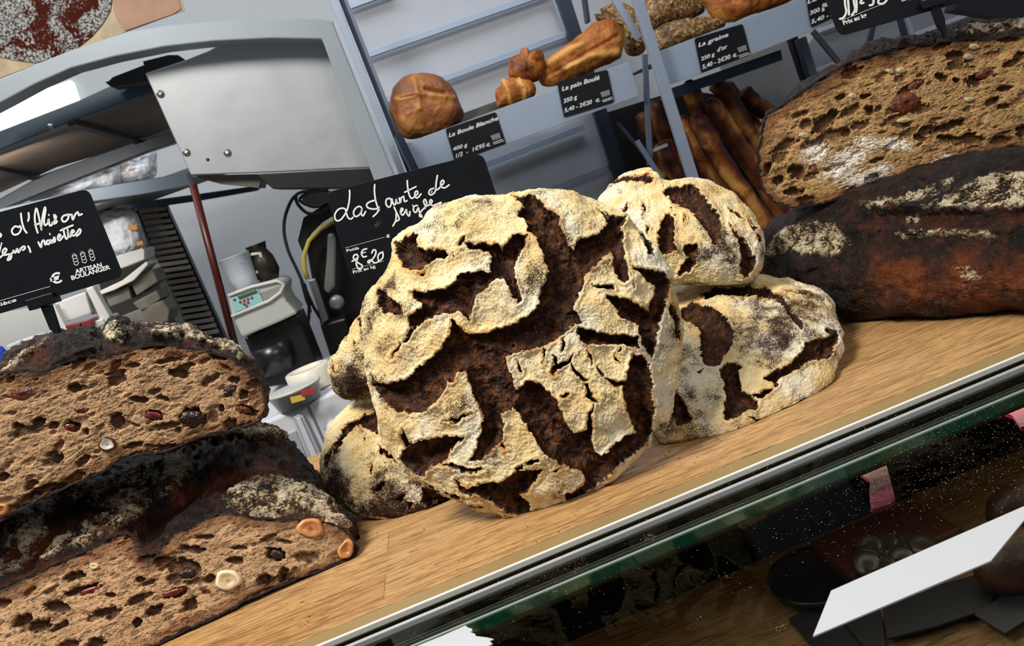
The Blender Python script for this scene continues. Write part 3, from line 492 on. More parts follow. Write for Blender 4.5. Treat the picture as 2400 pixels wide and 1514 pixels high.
cface = half_loaf(ru_face, ruP, (2190,270), [(ru_back, backp(ruP, .03), (2190, 250)), (ru_back, backp(ruP, .065), (2190, 250))], [(.80, .03), (.5, .05), (.02, .055)], None, root, seed_crumb, crustm, patches=ru_p, seed=13., patch_h=.002,
  pores=[tuple(zz('3', [(x, y)])[0])+(a/2.666, b_/2.666, an) for x, y, a, b_, an in [(980,1075,60,52,.3),(870,1125,36,48,.9),(965,1195,70,32,-.05),(1160,760,120,42,-.75),(1290,830,40,26,-.4),(1255,605,50,22,-.35),(1410,600,45,20,-.25),(1130,870,50,22,-.6),(1440,690,40,30,.8),(1880,480,60,26,.3),(1750,860,50,26,.2),(1930,790,150,30,-.35),(2210,630,60,24,-.3),(2280,665,50,20,-.1),(2330,390,70,26,-.4),(2280,550,60,24,-.2),(1980,500,30,18,.2),(2310,250,80,18,-.1),(1480,1000,60,18,-.3),(800,1050,24,50,.4),(1290,690,28,14,-.5)]], npore=1700,
  whites=[tuple(zz('3', [(x, y)])[0])+(a*1.5/2.666, b_*1.5/2.666, an) for x, y, a, b_, an in [(1100,960,90,60,-.3),(1300,990,140,60,-.3),(1600,900,110,40,.1),(1400,1110,160,40,-.2),(1250,1080,120,40,-.2),(1420,890,80,40,0),(1900,1000,80,30,-.3),(1500,1060,80,30,-.3)]], pdir=-.3, toast=[(1950,205,70,12),(2080,145,70,10),(1815,290,40,7),(1790,420,30,5),(2250,110,80,5),(2300,340,60,4)])
for x, y, a, b_, an in [(1025,845,34,18,.1),(1330,600,28,18,.2),(1630,440,30,20,0),(1650,752,50,15,-.1),(2055,622,32,16,-.1),(2085,292,34,20,0),(1560,445,26,14,.3),(2050,355,32,20,.1),(1180,1110,20,14,0),(2420,345,25,14,0)]:
    q = zz('3', [(x, y)])[0]; inclusion('pumpkin_seed', ruP, q[0], q[1], a/2.666, b_/2.666, an, [kern], cface, ring=False)
for x, y, a, b_, an, m_ in [(1655,640,112,70,-.2,figm),(2165,455,70,42,-.1,figm),(1105,1055,42,34,-.3,figm),(1735,530,70,36,-.3,figm)]:
    q = zz('3', [(x, y)])[0]; inclusion('fig_piece', ruP, q[0], q[1], a/2.666, b_/2.666, an, [m_], cface, ring=False, lift=-.0022)
# left stack, lower: cut face towards the shop, floured flaps on top
ll_face = [(-260,1560),(-100,1430),(0,1372),(122,1325),(203,1287),(275,1252),(310,1256),(352,1298),(392,1262),(432,1238),(519,1200),(600,1212),(697,1216),(760,1222),(805,1240),(828,1262),(838,1288),(830,1308),(760,1337),(650,1378),(560,1420),(450,1472),(370,1514),(300,1548),(100,1650),(-100,1740),(-260,1780)]
pA = ATZ(832, 1304, CT+.001); pB = ATZ(370, 1514, CT+.001); axl = (pA-pB).normalized(); fl = axl.cross(Vector((0, .38, 1))).normalized()
if fl.y > 0: fl = -fl
llP = Plane(pA, fl); root = thing('cut_nut_loaf', (pA+pB)/2, 'lower cut half of nut bread with floured flaps, lying on the counter', 'bread')
def ringat(pts, Yoff): return (pts, backp(llP, Yoff), (330, 1360))
ll_r1 = [(-260,1500),(-100,1380),(-10,1300),(30,1235),(110,1215),(240,1190),(300,1195),(352,1220),(400,1170),(470,1150),(520,1130),(620,1110),(700,1130),(770,1170),(812,1215),(830,1262),(830,1300),(650,1400),(450,1500),(300,1600),(100,1700),(-200,1780)]
ll_r2 = [(-260,1420),(-100,1290),(0,1205),(100,1140),(200,1105),(300,1070),(400,1040),(480,1015),(560,1000),(620,1010),(690,1060),(745,1130),(790,1185),(810,1240),(800,1290),(650,1400),(450,1500),(300,1600),(100,1700),(-200,1780)]
ll_r3 = [(-260,1380),(-100,1260),(0,1180),(100,1120),(200,1085),(300,1055),(400,1025),(480,1003),(560,992),(610,994),(660,1020),(715,1080),(752,1135),(775,1190),(770,1260),(650,1400),(450,1500),(300,1600),(100,1700),(-200,1780)]
ll_p = [zz('6', p) for p in [[(500,690),(560,600),(700,520),(850,460),(1050,425),(1110,440),(1100,500),(1040,580),(920,660),(800,710),(650,715)], [(240,1030),(330,900),(500,800),(700,720),(860,720),(800,780),(640,860),(500,930),(350,990)], [(1280,680),(1380,590),(1530,520),(1640,560),(1800,600),(1920,690),(2020,830),(2000,900),(1900,850),(1850,760),(1700,740),(1540,780),(1380,740)], [(0,1060),(60,900),(160,780),(260,750),(280,850),(230,970),(100,1080),(0,1090)], [(320,690),(400,640),(520,600),(500,640),(400,680),(330,700)], [(1150,280),(1300,240),(1500,240),(1650,300),(1600,330),(1400,300),(1200,330)]]]
cface = half_loaf(ll_face, llP, (330, 1420), [ringat(ll_r1, .035), ringat(ll_r2, .09), ringat(ll_r3, .125)], [(.80, .04), (.5, .065), (.02, .075)], CT, root, nut_crumb, crustm, patches=ll_p, seed=17., patch_h=.005, tone=.1,
  ridges=[(zz('6', [(760,730),(640,860),(400,970),(230,1040)]), 9, .003), (zz('6', [(1050,860),(870,990)]), 24, .004), (zz('6', [(1120,440),(1150,560),(1000,700),(880,850)]), 20, -.006), (zz('6', [(1000,830),(1150,720),(1250,690)]), 18, .005)],
  pores=[tuple(zz('6', [(x, y)])[0])+(a/2.466, b_/2.466, an) for x, y, a, b_, an in [(1060,1060,130,62,.25),(330,1290,90,40,.15),(130,1370,66,40,-.4),(225,1400,80,44,-.3),(480,1190,120,30,-.3),(1010,1210,90,30,-.3),(780,1250,70,28,-.4),(890,1310,60,34,-.6),(1120,955,90,26,.1),(1360,1020,60,24,0),(1590,985,60,44,.3),(1210,1125,36,30,-.3),(1180,885,80,18,0),(600,1320,90,28,-.3),(430,1110,70,30,-.3),(640,1220,30,20,0),(1530,1130,50,40,0),(1640,1100,30,50,.2),(810,1130,30,22,0),(790,1380,30,34,0),(550,1500,60,40,-.3),(1380,945,60,16,0),(1640,910,60,16,.2),(860,1150,60,18,-.3),(350,1400,80,22,-.5)]], npore=1600, toast=[(353,1300,50,14),(250,1290,80,8),(30,1395,70,12),(560,1215,90,4),(800,1270,40,5),(420,1470,40,5)])
for x, y, a, b_, an, mt, nm in [(1320,1132,78,60,-.1,[nutA, nutB],'hazelnut'),(1795,832,80,56,.05,[nutC, nutD],'hazelnut'),(2000,955,42,62,.45,[nutC, nutD],'hazelnut'),(545,1052,26,18,0,[nutA, nutB],'hazelnut'),(1080,1095,50,26,-.1,[figd],'fig_piece'),(520,1195,60,20,-.3,[berry],'berry_piece'),(1000,1205,66,20,-.3,[berry],'berry_piece'),(1600,985,40,28,.2,[figd],'fig_piece'),(1180,1190,60,26,.4,[figm],'fig_piece')]:
    q = zz('6', [(x, y)])[0]; inclusion(nm, llP, q[0], q[1], a/2.466, b_/2.466, an, mt, cface, ring=len(mt) > 1, lift=.0008 if len(mt) > 1 else -.0012)
# left stack, upper
lu_face = [(-260,1000),(-180,930),(-80,890),(0,872),(60,865),(98,868),(150,850),(200,835),(260,828),(330,812),(400,808),(480,818),(550,842),(592,872),(615,905),(626,945),(618,978),(592,998),(540,1012),(480,1024),(430,1042),(380,1060),(300,1075),(250,1103),(200,1123),(150,1145),(100,1170),(50,1195),(10,1222),(-60,1252),(-180,1270),(-260,1200),(-290,1100)]
lu_b = [(-250,980),(-180,900),(-80,870),(0,858),(30,838),(85,800),(140,788),(170,786),(205,772),(245,776),(262,758),(290,758),(300,770),(325,764),(370,768),(430,772),(490,792),(540,815),(585,850),(610,890),(618,930),(608,970),(580,985),(480,1010),(380,1035),(300,1055),(200,1090),(100,1130),(10,1180),(-60,1210),(-180,1230),(-250,1160),(-280,1080)]
lu_c = [(x, y+8) for x, y in lu_b]
luP = Plane(AT(300, 1060, .735), (axl.cross(Vector((0, .12, 1)))*(-1 if axl.cross(Vector((0, .12, 1))).y > 0 else 1)))
root = thing('cut_nut_loaf', luP.hit(300, 1075), 'upper cut half of nut bread at left with a price card in its crust', 'bread')
lu_p = [zz('4', p) for p in [[(20,1400),(60,1380),(180,1270),(260,1220),(330,1180),(240,1260),(130,1350),(60,1410)], [(940,1100),(1000,1090),(1200,1090),(1330,1090),(1500,1150),(1700,1250),(1780,1330),(1600,1270),(1400,1200),(1200,1170),(1050,1150)], [(730,1150),(790,1070),(860,1080),(930,1130),(860,1180),(780,1200)]]]
cface = half_loaf(lu_face, luP, (260, 1000), [(lu_b, backp(luP, .022), (260, 980)), (lu_c, backp(luP, .06), (260, 980))], [(.82, .03), (.5, .05), (.02, .055)], None, root, nut_crumb, crustm, patches=lu_p, seed=19., patch_h=.003, tone=.02,
  ridges=[(zz('4', [(940,1095),(1050,1150),(1200,1180),(1400,1240)]), 8, .004), (zz('4', [(330,1400),(500,1310),(650,1260)]), 9, .004)],
  pores=[tuple(zz('6', [(x, y)])[0])+(a/2.466, b_/2.466, an) for x, y, a, b_, an in [(1110,195,90,66,.1),(885,180,70,34,.1),(680,215,50,52,-.8),(420,245,50,38,.2),(215,225,56,34,-.5),(495,275,20,24,0),(475,445,60,26,-.75),(330,435,46,34,-.6),(770,355,66,22,-.2),(780,235,34,14,.4),(310,240,46,26,-.3),(105,245,40,28,.1),(160,600,26,22,0),(20,540,40,30,-.4),(1030,265,26,20,0),(950,85,50,20,.3),(430,20,46,34,0),(1410,60,34,32,0),(300,410,44,24,-.3),(60,545,30,10,-.6),(800,90,60,24,.1),(1430,150,70,34,.3),(300,600,90,30,-.2),(1280,140,20,26,0)]]
  +[tuple(zz('4', [(x, y)])[0])+(a/3, b_/3, an) for x, y, a, b_, an in [(1190,1330,120,26,-.15),(1260,1420,80,40,.1),(940,1365,60,22,-.2),(1540,1310,70,28,.1),(820,1420,90,22,-.2),(1640,1470,50,26,.2),(560,1340,70,30,-.7),(1600,1390,60,18,.5)]], npore=1900, toast=[(60,890,90,10),(250,860,70,9),(560,880,50,8),(610,940,30,5),(20,1200,60,5)])
for x, y, a, b_, an, mt, nm in [(622,345,56,44,.1,[plain('walnut_white', S(220, 214, 204), .5, var=.2, vs=150), skinm],'hazelnut'),(8,722,44,34,0,[nutC, nutD],'hazelnut'),(130,55,104,44,-.1,[figm],'fig_piece'),(455,152,62,26,-.15,[figm],'fig_piece'),(1110,200,72,48,.1,[figd],'fig_piece'),(885,183,56,24,.1,[berry],'berry_piece'),(1325,45,50,36,-.2,[figd],'fig_piece'),(1400,150,50,24,.2,[figm],'fig_piece'),(310,350,100,14,-.4,[berry],'berry_piece'),(160,420,60,10,-.7,[berry],'berry_piece'),(1195,120,50,12,-.3,[berry],'berry_piece'),(400,255,36,26,.2,[berry],'berry_piece')]:
    q = zz('6', [(x, y)])[0]; inclusion(nm, luP, q[0], q[1], a/2.466, b_/2.466, an, mt, cface, ring=len(mt) > 1, lift=.0008 if len(mt) > 1 else -.0015)
# ---------------------------------------------------------------- counter and display case
oak = oak_mat('oak_worktop')
ye = .6025; X0, X1 = -1.1, 1.5
def bx(name, a, b, mat, parent=None, bevel=0): return MB().box(a, b).build(name, mat, parent, bevel)
tag(bx('oak_worktop', (X0, ye, CT-.038), (X1, 1.12, CT), oak, None, .0012), 'long oak butcher block worktop carrying all the loaves', 'worktop')
t = thing('display_case', (.2, .35, CT-.5), 'dark glass fronted display case in front of the oak worktop', 'display case')
zz7 = None; brass = steel_mat('brushed_champagne_trim', S(158, 134, 90), .42, .2, 1, 30); chrome = steel_mat('polished_rail', S(200, 206, 210), .3, .4, .5, 20); darkr = plain('dark_channel', S(46, 42, 30), .3, .5); white_edge = plain('white_edge_strip', S(226, 226, 220), .4)
bx('trim_strip', (X0, .5815, CT-.03), (X1, .6005, CT+.0005), brass, t, .0008)
bx('edge_strip', (X0, .5785, CT-.03), (X1, .5813, CT+.0022), white_edge, t, .0007)
m = MB()
for a, b, h in [(.5765, .5783, -.002), (.568, .5765, -.006), (.5655, .568, -.001)]: m.box((X0, a, CT-.03), (X1, b, CT+h))
m.build('channel', darkr, t, .0004); bx('rail', (X0, .5615, CT-.03), (X1, .5653, CT+.001), chrome, t, .0006); bx('seal', (X0, .5575, CT-.03), (X1, .5613, CT-.003), darkr, t, .0004)
m = MB()
for a in (.5535, .5495): m.box((X0, a, CT-.012), (X1, a+.0012, CT-.0085))
m.build('rib', plain('grey_rib', S(120, 122, 122), .3, .6), t)
green = plain('green_glass_edge', S(10, 46, 34), .08, 0, var=.35, vs=3, spec=.7)
bx('glass_edge', (X0, .526, CT-.0102), (X1, .5405, CT-.0078), green, t, .0005)
bx('glass_arris', (X0, .5405, CT-.012), (X1, .5428, CT-.0068), plain('pale_glass_arris', S(186, 202, 196), .2), t, .0003)
bx('top_glass', (X0, .06, CT-.006), (X1, .5570, CT-.0025), glass_mat('clear_top_glass', (.84, .87, .85, 1), .2), t)
area('case_strip_lamp', (.2, .62, CT-.045), (.2, .45, CT-.3), 2.2, .03, 1.5, (1, .86, .66))  # added fill light so the shelf inside the case shows
dk = plain('dark_case_lining', S(20, 18, 20), .5, 0, var=.3, vs=4)
bx('case_back', (X0, .84, CT-.95), (X1, .86, CT-.04), dk, t); bx('case_front', (X0, .03, CT-.95), (X1, .055, CT-.0075), dk, t)
bx('case_base', (X0, .055, CT-.95), (X1, .84, CT-.93), dk, t)
bx('case_side', (X0-.02, .03, CT-.95), (X0, .86, CT-.04), dk, t); bx('case_side', (X1, .03, CT-.95), (X1+.02, .86, CT-.04), dk, t)
zs = CT-.20
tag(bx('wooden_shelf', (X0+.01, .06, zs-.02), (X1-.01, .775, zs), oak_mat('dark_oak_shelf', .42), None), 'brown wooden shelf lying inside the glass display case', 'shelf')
# things under the glass
wc = plain('white_card', S(182, 186, 194), .5)  # white shared by the lamp reflection sheet and the torn paper
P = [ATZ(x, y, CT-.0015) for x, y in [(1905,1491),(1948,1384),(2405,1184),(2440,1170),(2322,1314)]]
tag(MB().prism(P, (0, 0, -.0009)).build('white_card', wc), 'plain white pointed card lying slanted on the case glass at right', 'card')  # lamp reflection in the glass, modelled as a white sheet
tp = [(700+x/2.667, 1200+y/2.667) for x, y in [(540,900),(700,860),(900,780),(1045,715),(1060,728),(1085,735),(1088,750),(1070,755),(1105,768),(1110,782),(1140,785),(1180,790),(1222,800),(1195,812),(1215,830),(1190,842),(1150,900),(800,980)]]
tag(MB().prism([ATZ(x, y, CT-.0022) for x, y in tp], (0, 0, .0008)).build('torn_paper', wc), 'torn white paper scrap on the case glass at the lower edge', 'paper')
mg = plain('magenta_fabric', S(122, 4, 58), .6, bump=.001, bs=90)  # colour of the magenta reflections in the glass, modelled as sheets
r = thing('magenta_tag', ATZ(2060, 1150, CT-.05), 'magenta tag with a bent corner standing inside the glass case', 'tag')
MB().prism([ATZ(*q, CT-.05) for q in zz('G', [(1250,505),(1330,480),(1405,452),(1425,470),(1435,510),(1470,640),(1468,668),(1440,695),(1335,730),(1325,640),(1330,560)])], (0, 0, -.003)).build('tag_body', mg, r)
MB().prism([ATZ(*q, CT-.05) for q in zz('G', [(1090,400),(1380,300),(1400,350),(1210,450),(1170,445)])], (0, 0, -.003)).build('tag_corner', mg, r)
tag(MB().prism([ATZ(*q, CT-.06) for q in zz('G', [(1960,80),(2100,20),(2280,-30),(2300,60),(2230,240),(2200,250),(2150,180),(2060,150),(1990,190)])], (0, 0, -.004)).build('magenta_cloth', mg), 'magenta cloth under the glass at the right end of the case', 'cloth')  # another magenta reflection, modelled as a solid sheet
bk = plain('black_board', S(24, 26, 32), .5); rootz = zs+.001
for px, q, lab in [(0, [(860,1355),(940,1310),(1030,1320),(1110,1300),(1240,1420),(1310,1514),(1340,1560),(1010,1530)], 'dark card with a cut corner on the wooden shelf left of the white card'), (1, [(1180,1380),(1390,1300),(1420,1514),(1330,1560)], 'black card under the white card tip in the case'), (2, [(1400,1300),(1760,1150),(1990,1090),(2100,1130),(2000,1300),(1700,1400),(1430,1470)], 'wide black board under the white card'), (3, [(1930,1330),(2160,1180),(2260,1150),(2280,1330),(2110,1440)], 'black card in the lower right corner of the case')]:
    MBx = MB().prism([ATZ(*w, zs+.004+.003*px) for w in zz('G', q)], (0, 0, -.002)); tag(MBx.build('black_card', bk), lab, 'card', 'black cards inside the display case')
c = ATZ(*zz('G', [(1010,1010)])[0], zs+.03)
tag(MB().lathe((c.x, c.y, zs+.001), [(.0, 0), (.040, 0), (.048, .006), (.050, .014), (.047, .014), (.042, .005), (0, .004)], n=40).build('round_tray', plain('black_tray', S(16, 17, 22), .35)), 'round black dish on the case shelf left of the chocolates', 'dish')
choc = plain('chocolate', S(58, 48, 46), .35, var=.4, vs=60)
tr = thing('chocolate_tray', ATZ(*zz('G', [(1440,960)])[0], zs), 'small brown tray standing inside the case heaped with chocolate discs', 'tray')
c = ATZ(*zz('G', [(1430,960)])[0], zs+.002)
MB().box((c.x-.06, c.y-.04, zs+.0), (c.x+.06, c.y+.04, zs+.02)).build('tray_body', plain('cocoa_tray', S(70, 34, 22), .5), tr, .004)
for i, (x, y) in enumerate([(1300,840),(1280,890),(1340,880),(1395,830),(1380,940),(1430,870),(1470,830),(1480,890),(1540,860),(1600,840),(1520,810),(1350,800),(1285,940),(1340,960),(1440,940)]):
    c = ATZ(*zz('G', [(x, y)])[0], zs+.045)
    tag(MB().lathe((c.x, c.y, c.z-.02-.004*(i % 3)), [(.0, 0), (.009, 0), (.0125, .003), (.0125, .005), (.010, .007), (.006, .006), (0, .006)], ax=(random.uniform(-.5, .5), random.uniform(-.7, .0), 1), n=20).build('chocolate_disc', choc), 'round grey brown chocolate disc heaped on the small tray in the case', 'chocolate', 'chocolate discs heaped in the case')
cr2 = golden_mat('small_bread_crust', S(96, 64, 44), S(62, 38, 27), S(30, 19, 15))
for i, (x, y, a) in enumerate([(2200,1010,.032), (2215,700,.028)]):
    c = ATZ(*zz('G', [(x, y)])[0], zs+.03); m = MB().ball((c.x, c.y, zs+.028), (a*1.3, a*.8, .027), 20, 12)
    tag(m.build('small_bread', cr2), ['reddish brown small bread in the case beside the white card end', 'dark small bread in the case behind the white card'][i], 'bread', 'small breads inside the display case')
# flour and crumbs
fm = plain('flour_grain', S(230, 226, 214), .8); cm = plain('crumb_grain', S(122, 70, 34), .8)
def specks(name, pts, z, mat, rng, lab, cat):
    m = MB()
    for x, y, n_, s_ in pts:
        for k in range(n_):
            q = ATZ(random.gauss(x, s_), random.gauss(y, s_*.5)-(0), z); r_ = random.uniform(*rng)*random.choice([.6, .8, 1, 1.3])
            a = random.uniform(0, 6.28); v = [(q.x+r_*math.cos(a+t_)*random.uniform(.6, 1.1), q.y+r_*math.sin(a+t_)*random.uniform(.6, 1.1), z) for t_ in (0, 1.6, 3.1, 4.7)]
            b_ = len(m.v); m.add(v+[(q.x, q.y, z+r_*.7)], [(0, 1, 4), (1, 2, 4), (2, 3, 4), (3, 0, 4), (3, 2, 1, 0)])
    tag(m.build(name, mat), lab, cat, kind='stuff')
specks('flour_dust', [(1900+70*k, 1240-30*k, 90, 110) for k in range(8)]+[(2150,1080,260,110),(2300,1060,260,120),(1700,1350,40,120),(1515,1262,40,9),(1527,1255,18,5),(1345,1325,40,22),(975,1490,60,14),(1290,1385,22,10),(1705,1350,26,10),(1830,1470,24,10),(1500,1320,60,120),(1250,1420,70,120),(1300,1340,60,60),(2330,960,120,70),(2200,1000,100,60)], CT-.0022, fm, (.00009, .00026), 'fine white flour dust scattered over the case glass', 'flour')
specks('flour_on_trim', [(1650+60*k, 1150-26*k, 26, 26) for k in range(12)]+[(1150+60*k, 1370-26*k, 12, 30) for k in range(8)], CT+.0008, plain('flour_cream', S(228, 206, 158), .8), (.00012, .00034), 'cream flour grains lying along the metal trim', 'flour')
specks('crumb', [(708,1412,4,6),(727,1386,2,2),(2207,785,3,8),(1575,1075,8,14),(1500,1100,14,50),(950,1300,8,60),(1250,1260,10,80),(885,1250,4,6),(1650,1090,20,60),(2000,900,10,80),(700,1450,8,40)], CT+.0003, cm, (.0004, .0011), 'tiny brown bread crumbs scattered on the oak', 'crumbs')
# ---------------------------------------------------------------- slate price cards
slate = plain('slate_card', S(15, 18, 24), .35, 0, var=.3, vs=30, spec=.35); chalk = plain('white_marker', S(236, 240, 242), .6); edge_m = plain('card_edge', S(120, 124, 128), .4); holder = plain('black_plastic', S(10, 12, 18), .3)
def rounded(pts, rad, n=6):
    out = []; m = len(pts); P = [Vector(p) for p in pts]
    for i in range(m):
        a, b, c = P[i-1], P[i], P[(i+1) % m]; u = (a-b).normalized()*rad; v = (c-b).normalized()*rad
        for k in range(n+1):
            t = k/n; out.append(tuple((b+u)*(1-t)**2+b*2*t*(1-t)+(b+v)*t*t))
    return out
def card(root, pl, corners, rad, th=.0012, name='card_body'):
    pts = [pl.hit(x, y) for x, y in rounded([Vector((x, y)) for x, y in corners], rad)]
    m = MB().prism(pts, -pl.n*th); o = m.build(name, slate, root, .0002); return o
def spline(pts, n=6):
    P = [Vector(p) for p in pts]; out = []
    for i in range(len(P)-1):
        a, b, c, d = P[max(i-1, 0)], P[i], P[i+1], P[min(i+2, len(P)-1)]
        for k in range(n):
            t = k/n; out.append(.5*(2*b+(c-a)*t+(2*a-5*b+4*c-d)*t*t+(3*b-a-3*c+d)*t**3))
    return out+[P[-1]]
def strokes(root, pl, lines, w, name='handwriting', sm=True, mat=None, lift=.0004):
    m = MB()
    for l in lines:
        pts = spline([Vector(p) for p in l]) if sm and len(l) > 2 else [Vector(p) for p in l]
        vs = []; n = len(pts)
        for i, p in enumerate(pts):
            t = pts[min(i+1, n-1)]-pts[max(i-1, 0)]; t = t.normalized() if t.length > 1e-6 else Vector((1, 0)); s_ = Vector((-t.y, t.x))*w/2*(.65 if i in (0, n-1) else 1)
            e = t*w*.3*(-1 if i == 0 else 1 if i == n-1 else 0)
            for q in (p+s_+e, p-s_+e): vs.append(pl.hit(q.x, q.y)+pl.n*(lift))
        fs = [(2*i, 2*i+1, 2*i+3, 2*i+2) for i in range(n-1)]; m.add(vs, fs)
    return m.build(name, mat or chalk, root)
def text(root, pl, s_, px, py, px2, py2, hpx, bold=.02, shear=0., name='lettering', mat=None, lift=.0004, fit=None):
    """text whose baseline starts at one pixel and ends at another, cap height hpx"""
    cu = bpy.data.curves.new(name, 'FONT'); cu.body = s_; cu.size = 1; cu.offset = bold; cu.shear = shear
    tmp = bpy.data.objects.new(name, cu); C.objects.link(tmp); bpy.context.view_layer.update(); dg = bpy.context.evaluated_depsgraph_get()
    me = bpy.data.meshes.new_from_object(tmp.evaluated_get(dg)); C.objects.unlink(tmp); bpy.data.objects.remove(tmp)
    co = np.zeros(len(me.vertices)*3); me.vertices.foreach_get('co', co); co = co.reshape(-1, 3)
    a = Vector((px, py)); b = Vector((px2, py2)); t = b-a; nrm = Vector((t.y, -t.x)).normalized(); x0 = co[:, 0].min(); sx = 1/(co[:, 0].max()-x0)
    A = pl.hit(px, py); U = pl.hit(px2, py2)-A; Vv = pl.hit(px+nrm.x*hpx, py+nrm.y*hpx)-A; ch = .7
    V = [A+U*((x-x0)*sx)+Vv*(y/ch)+pl.n*lift for x, y, _ in co]
    o_ = V[0]; 
    for v, q in zip(me.vertices, V): v.co = q-o_
    me.update(); return link(name, me, mat or chalk, root, o_)
def wheat(root, pl, cs, L=26, W=5.2, w=2.2, ang=-.27):
    ls = []
    for cx, cy in cs:
        up = Vector((math.sin(ang), -math.cos(ang))); rt = Vector((math.cos(ang), math.sin(ang))); c = Vector((cx, cy))
        for k in range(3):
            b = c+up*(-L/2+k*L/3.4); ls += [[b, b+rt*W+up*W*.7], [b, b-rt*W+up*W*.7], [b+rt*W+up*W*.7, b+rt*W+up*W*1.5], [b-rt*W+up*W*.7, b-rt*W+up*W*1.5]]
        ls += [[c+up*L*.40, c+up*L*.62], [c+up*L*.36+rt*2.6, c+up*L*.52+rt*4], [c+up*L*.36-rt*2.6, c+up*L*.52-rt*4]]
    strokes(root, pl, ls, w, 'wheat_emblem', sm=False)
def dotted(root, pl, a, b, w=1.3, step=3.2):
    a, b = Vector(a), Vector(b); n = int((b-a).length/step); d = (b-a)/n
    strokes(root, pl, [[a+d*i, a+d*(i+.55)] for i in range(n)], w, 'dotted_line', sm=False)
# centre card
sp = Plane(AT(960, 500, .83), (-.12, -1, .06)); r = thing('price_card', sp.hit(900, 650), 'black price card reading La Tourte de seigle 8€20, half hidden by the rye loaf', 'price card')
cb = card(r, sp, [(763,451),(1131,358),(1196,555),(824,664)], 22)
strokes(cb, sp, [zz('S', l) for l in [[(375,405),(378,450),(370,540),(350,620),(320,680),(280,730),(240,745),(215,720),(215,670),(250,620),(300,605),(330,620),(340,660),(360,710),(390,725),(415,705)],
 [(510,600),(480,585),(440,610),(420,650),(430,690),(460,695),(500,660),(515,610),(505,660),(525,690),(555,640)], [(655,342),(652,420),(665,520),(690,600),(705,632)], [(702,590),(685,650),(635,700)], [(705,605),(640,615),(580,600),(565,565),(600,535),(665,515)],
 [(820,495),(785,510),(780,560),(810,595),(835,570),(838,520),(815,490)], [(845,500),(862,560),(885,560),(892,505),(900,545),(925,550)], [(925,490),(940,545),(948,490),(975,480)], [(975,470),(985,530),(1015,520)], [(1015,297),(1020,370),(1035,450),(1060,495),(1095,480)], [(985,430),(1040,402),(1115,365)],
 [(1095,475),(1130,445),(1125,415),(1102,430),(1102,475),(1130,490),(1170,445)], [(1310,385),(1270,400),(1255,440),(1280,458),(1320,430),(1335,380)], [(1350,240),(1338,310),(1333,380),(1350,400),(1395,355),(1422,320),(1410,295),(1388,320),(1392,365),(1430,380),(1482,345)], [(1290,420),(1284,430)],
 [(868,590),(890,640),(915,690),(925,730),(893,752)], [(892,660),(888,740),(855,805)], [(940,660),(968,620),(952,606),(940,650),(965,682),(995,640),(1005,620),(1012,665),(1038,692),(1045,640)], [(1075,572),(1078,580)], [(1130,575),(1092,585),(1085,630),(1112,652),(1138,600),(1150,650),(1180,700),(1150,690),(1170,640),(1230,580)], [(1210,610),(1232,560),(1215,508),(1197,530),(1220,580),(1265,565),(1292,530),(1275,512),(1265,545),(1300,575),(1392,538)],
 [(402,1195),(450,1165),(470,1145),(455,1118),(425,1130),(422,1165),(470,1210),(515,1240),(505,1275),(470,1270),(450,1215),(470,1150)], [(568,1055),(525,1068),(508,1108),(528,1145),(565,1138)], [(508,1108),(552,1092)], [(622,1105),(640,1068),(668,1080),(655,1135),(595,1210),(580,1195),(612,1180),(655,1212),(700,1195)], [(745,1090),(705,1110),(690,1150),(705,1190),(745,1150),(745,1090)]]], 3.7)
dotted(cb, sp, zz('S', [(330,1045)])[0], zz('S', [(768,925)])[0]); dotted(cb, sp, zz('S', [(405,1283)])[0], zz('S', [(760,1190)])[0])
text(cb, sp, 'g', *zz('S', [(785,925)])[0], *zz('S', [(822,915)])[0], 7); text(cb, sp, 'Poids', *zz('S', [(345,1092)])[0], *zz('S', [(482,1058)])[0], 6.5); text(cb, sp, 'Prix au kg', *zz('S', [(418,1333)])[0], *zz('S', [(665,1262)])[0], 7.5)
strokes(cb, sp, [zz('S', l) for l in [[(650,810),(680,780),(690,745)], [(670,820),(700,790),(725,750)], [(690,790),(715,765)], [(655,795),(670,775)]]], 1.6, 'smudge', mat=plain('chalk_smudge', S(70, 74, 74), .8))
MB().prism([sp.hit(*q)-sp.n*.002 for q in [(1000,600),(1030,592),(1050,760),(1040,762)]], -sp.n*.004).build('stake', holder, r)
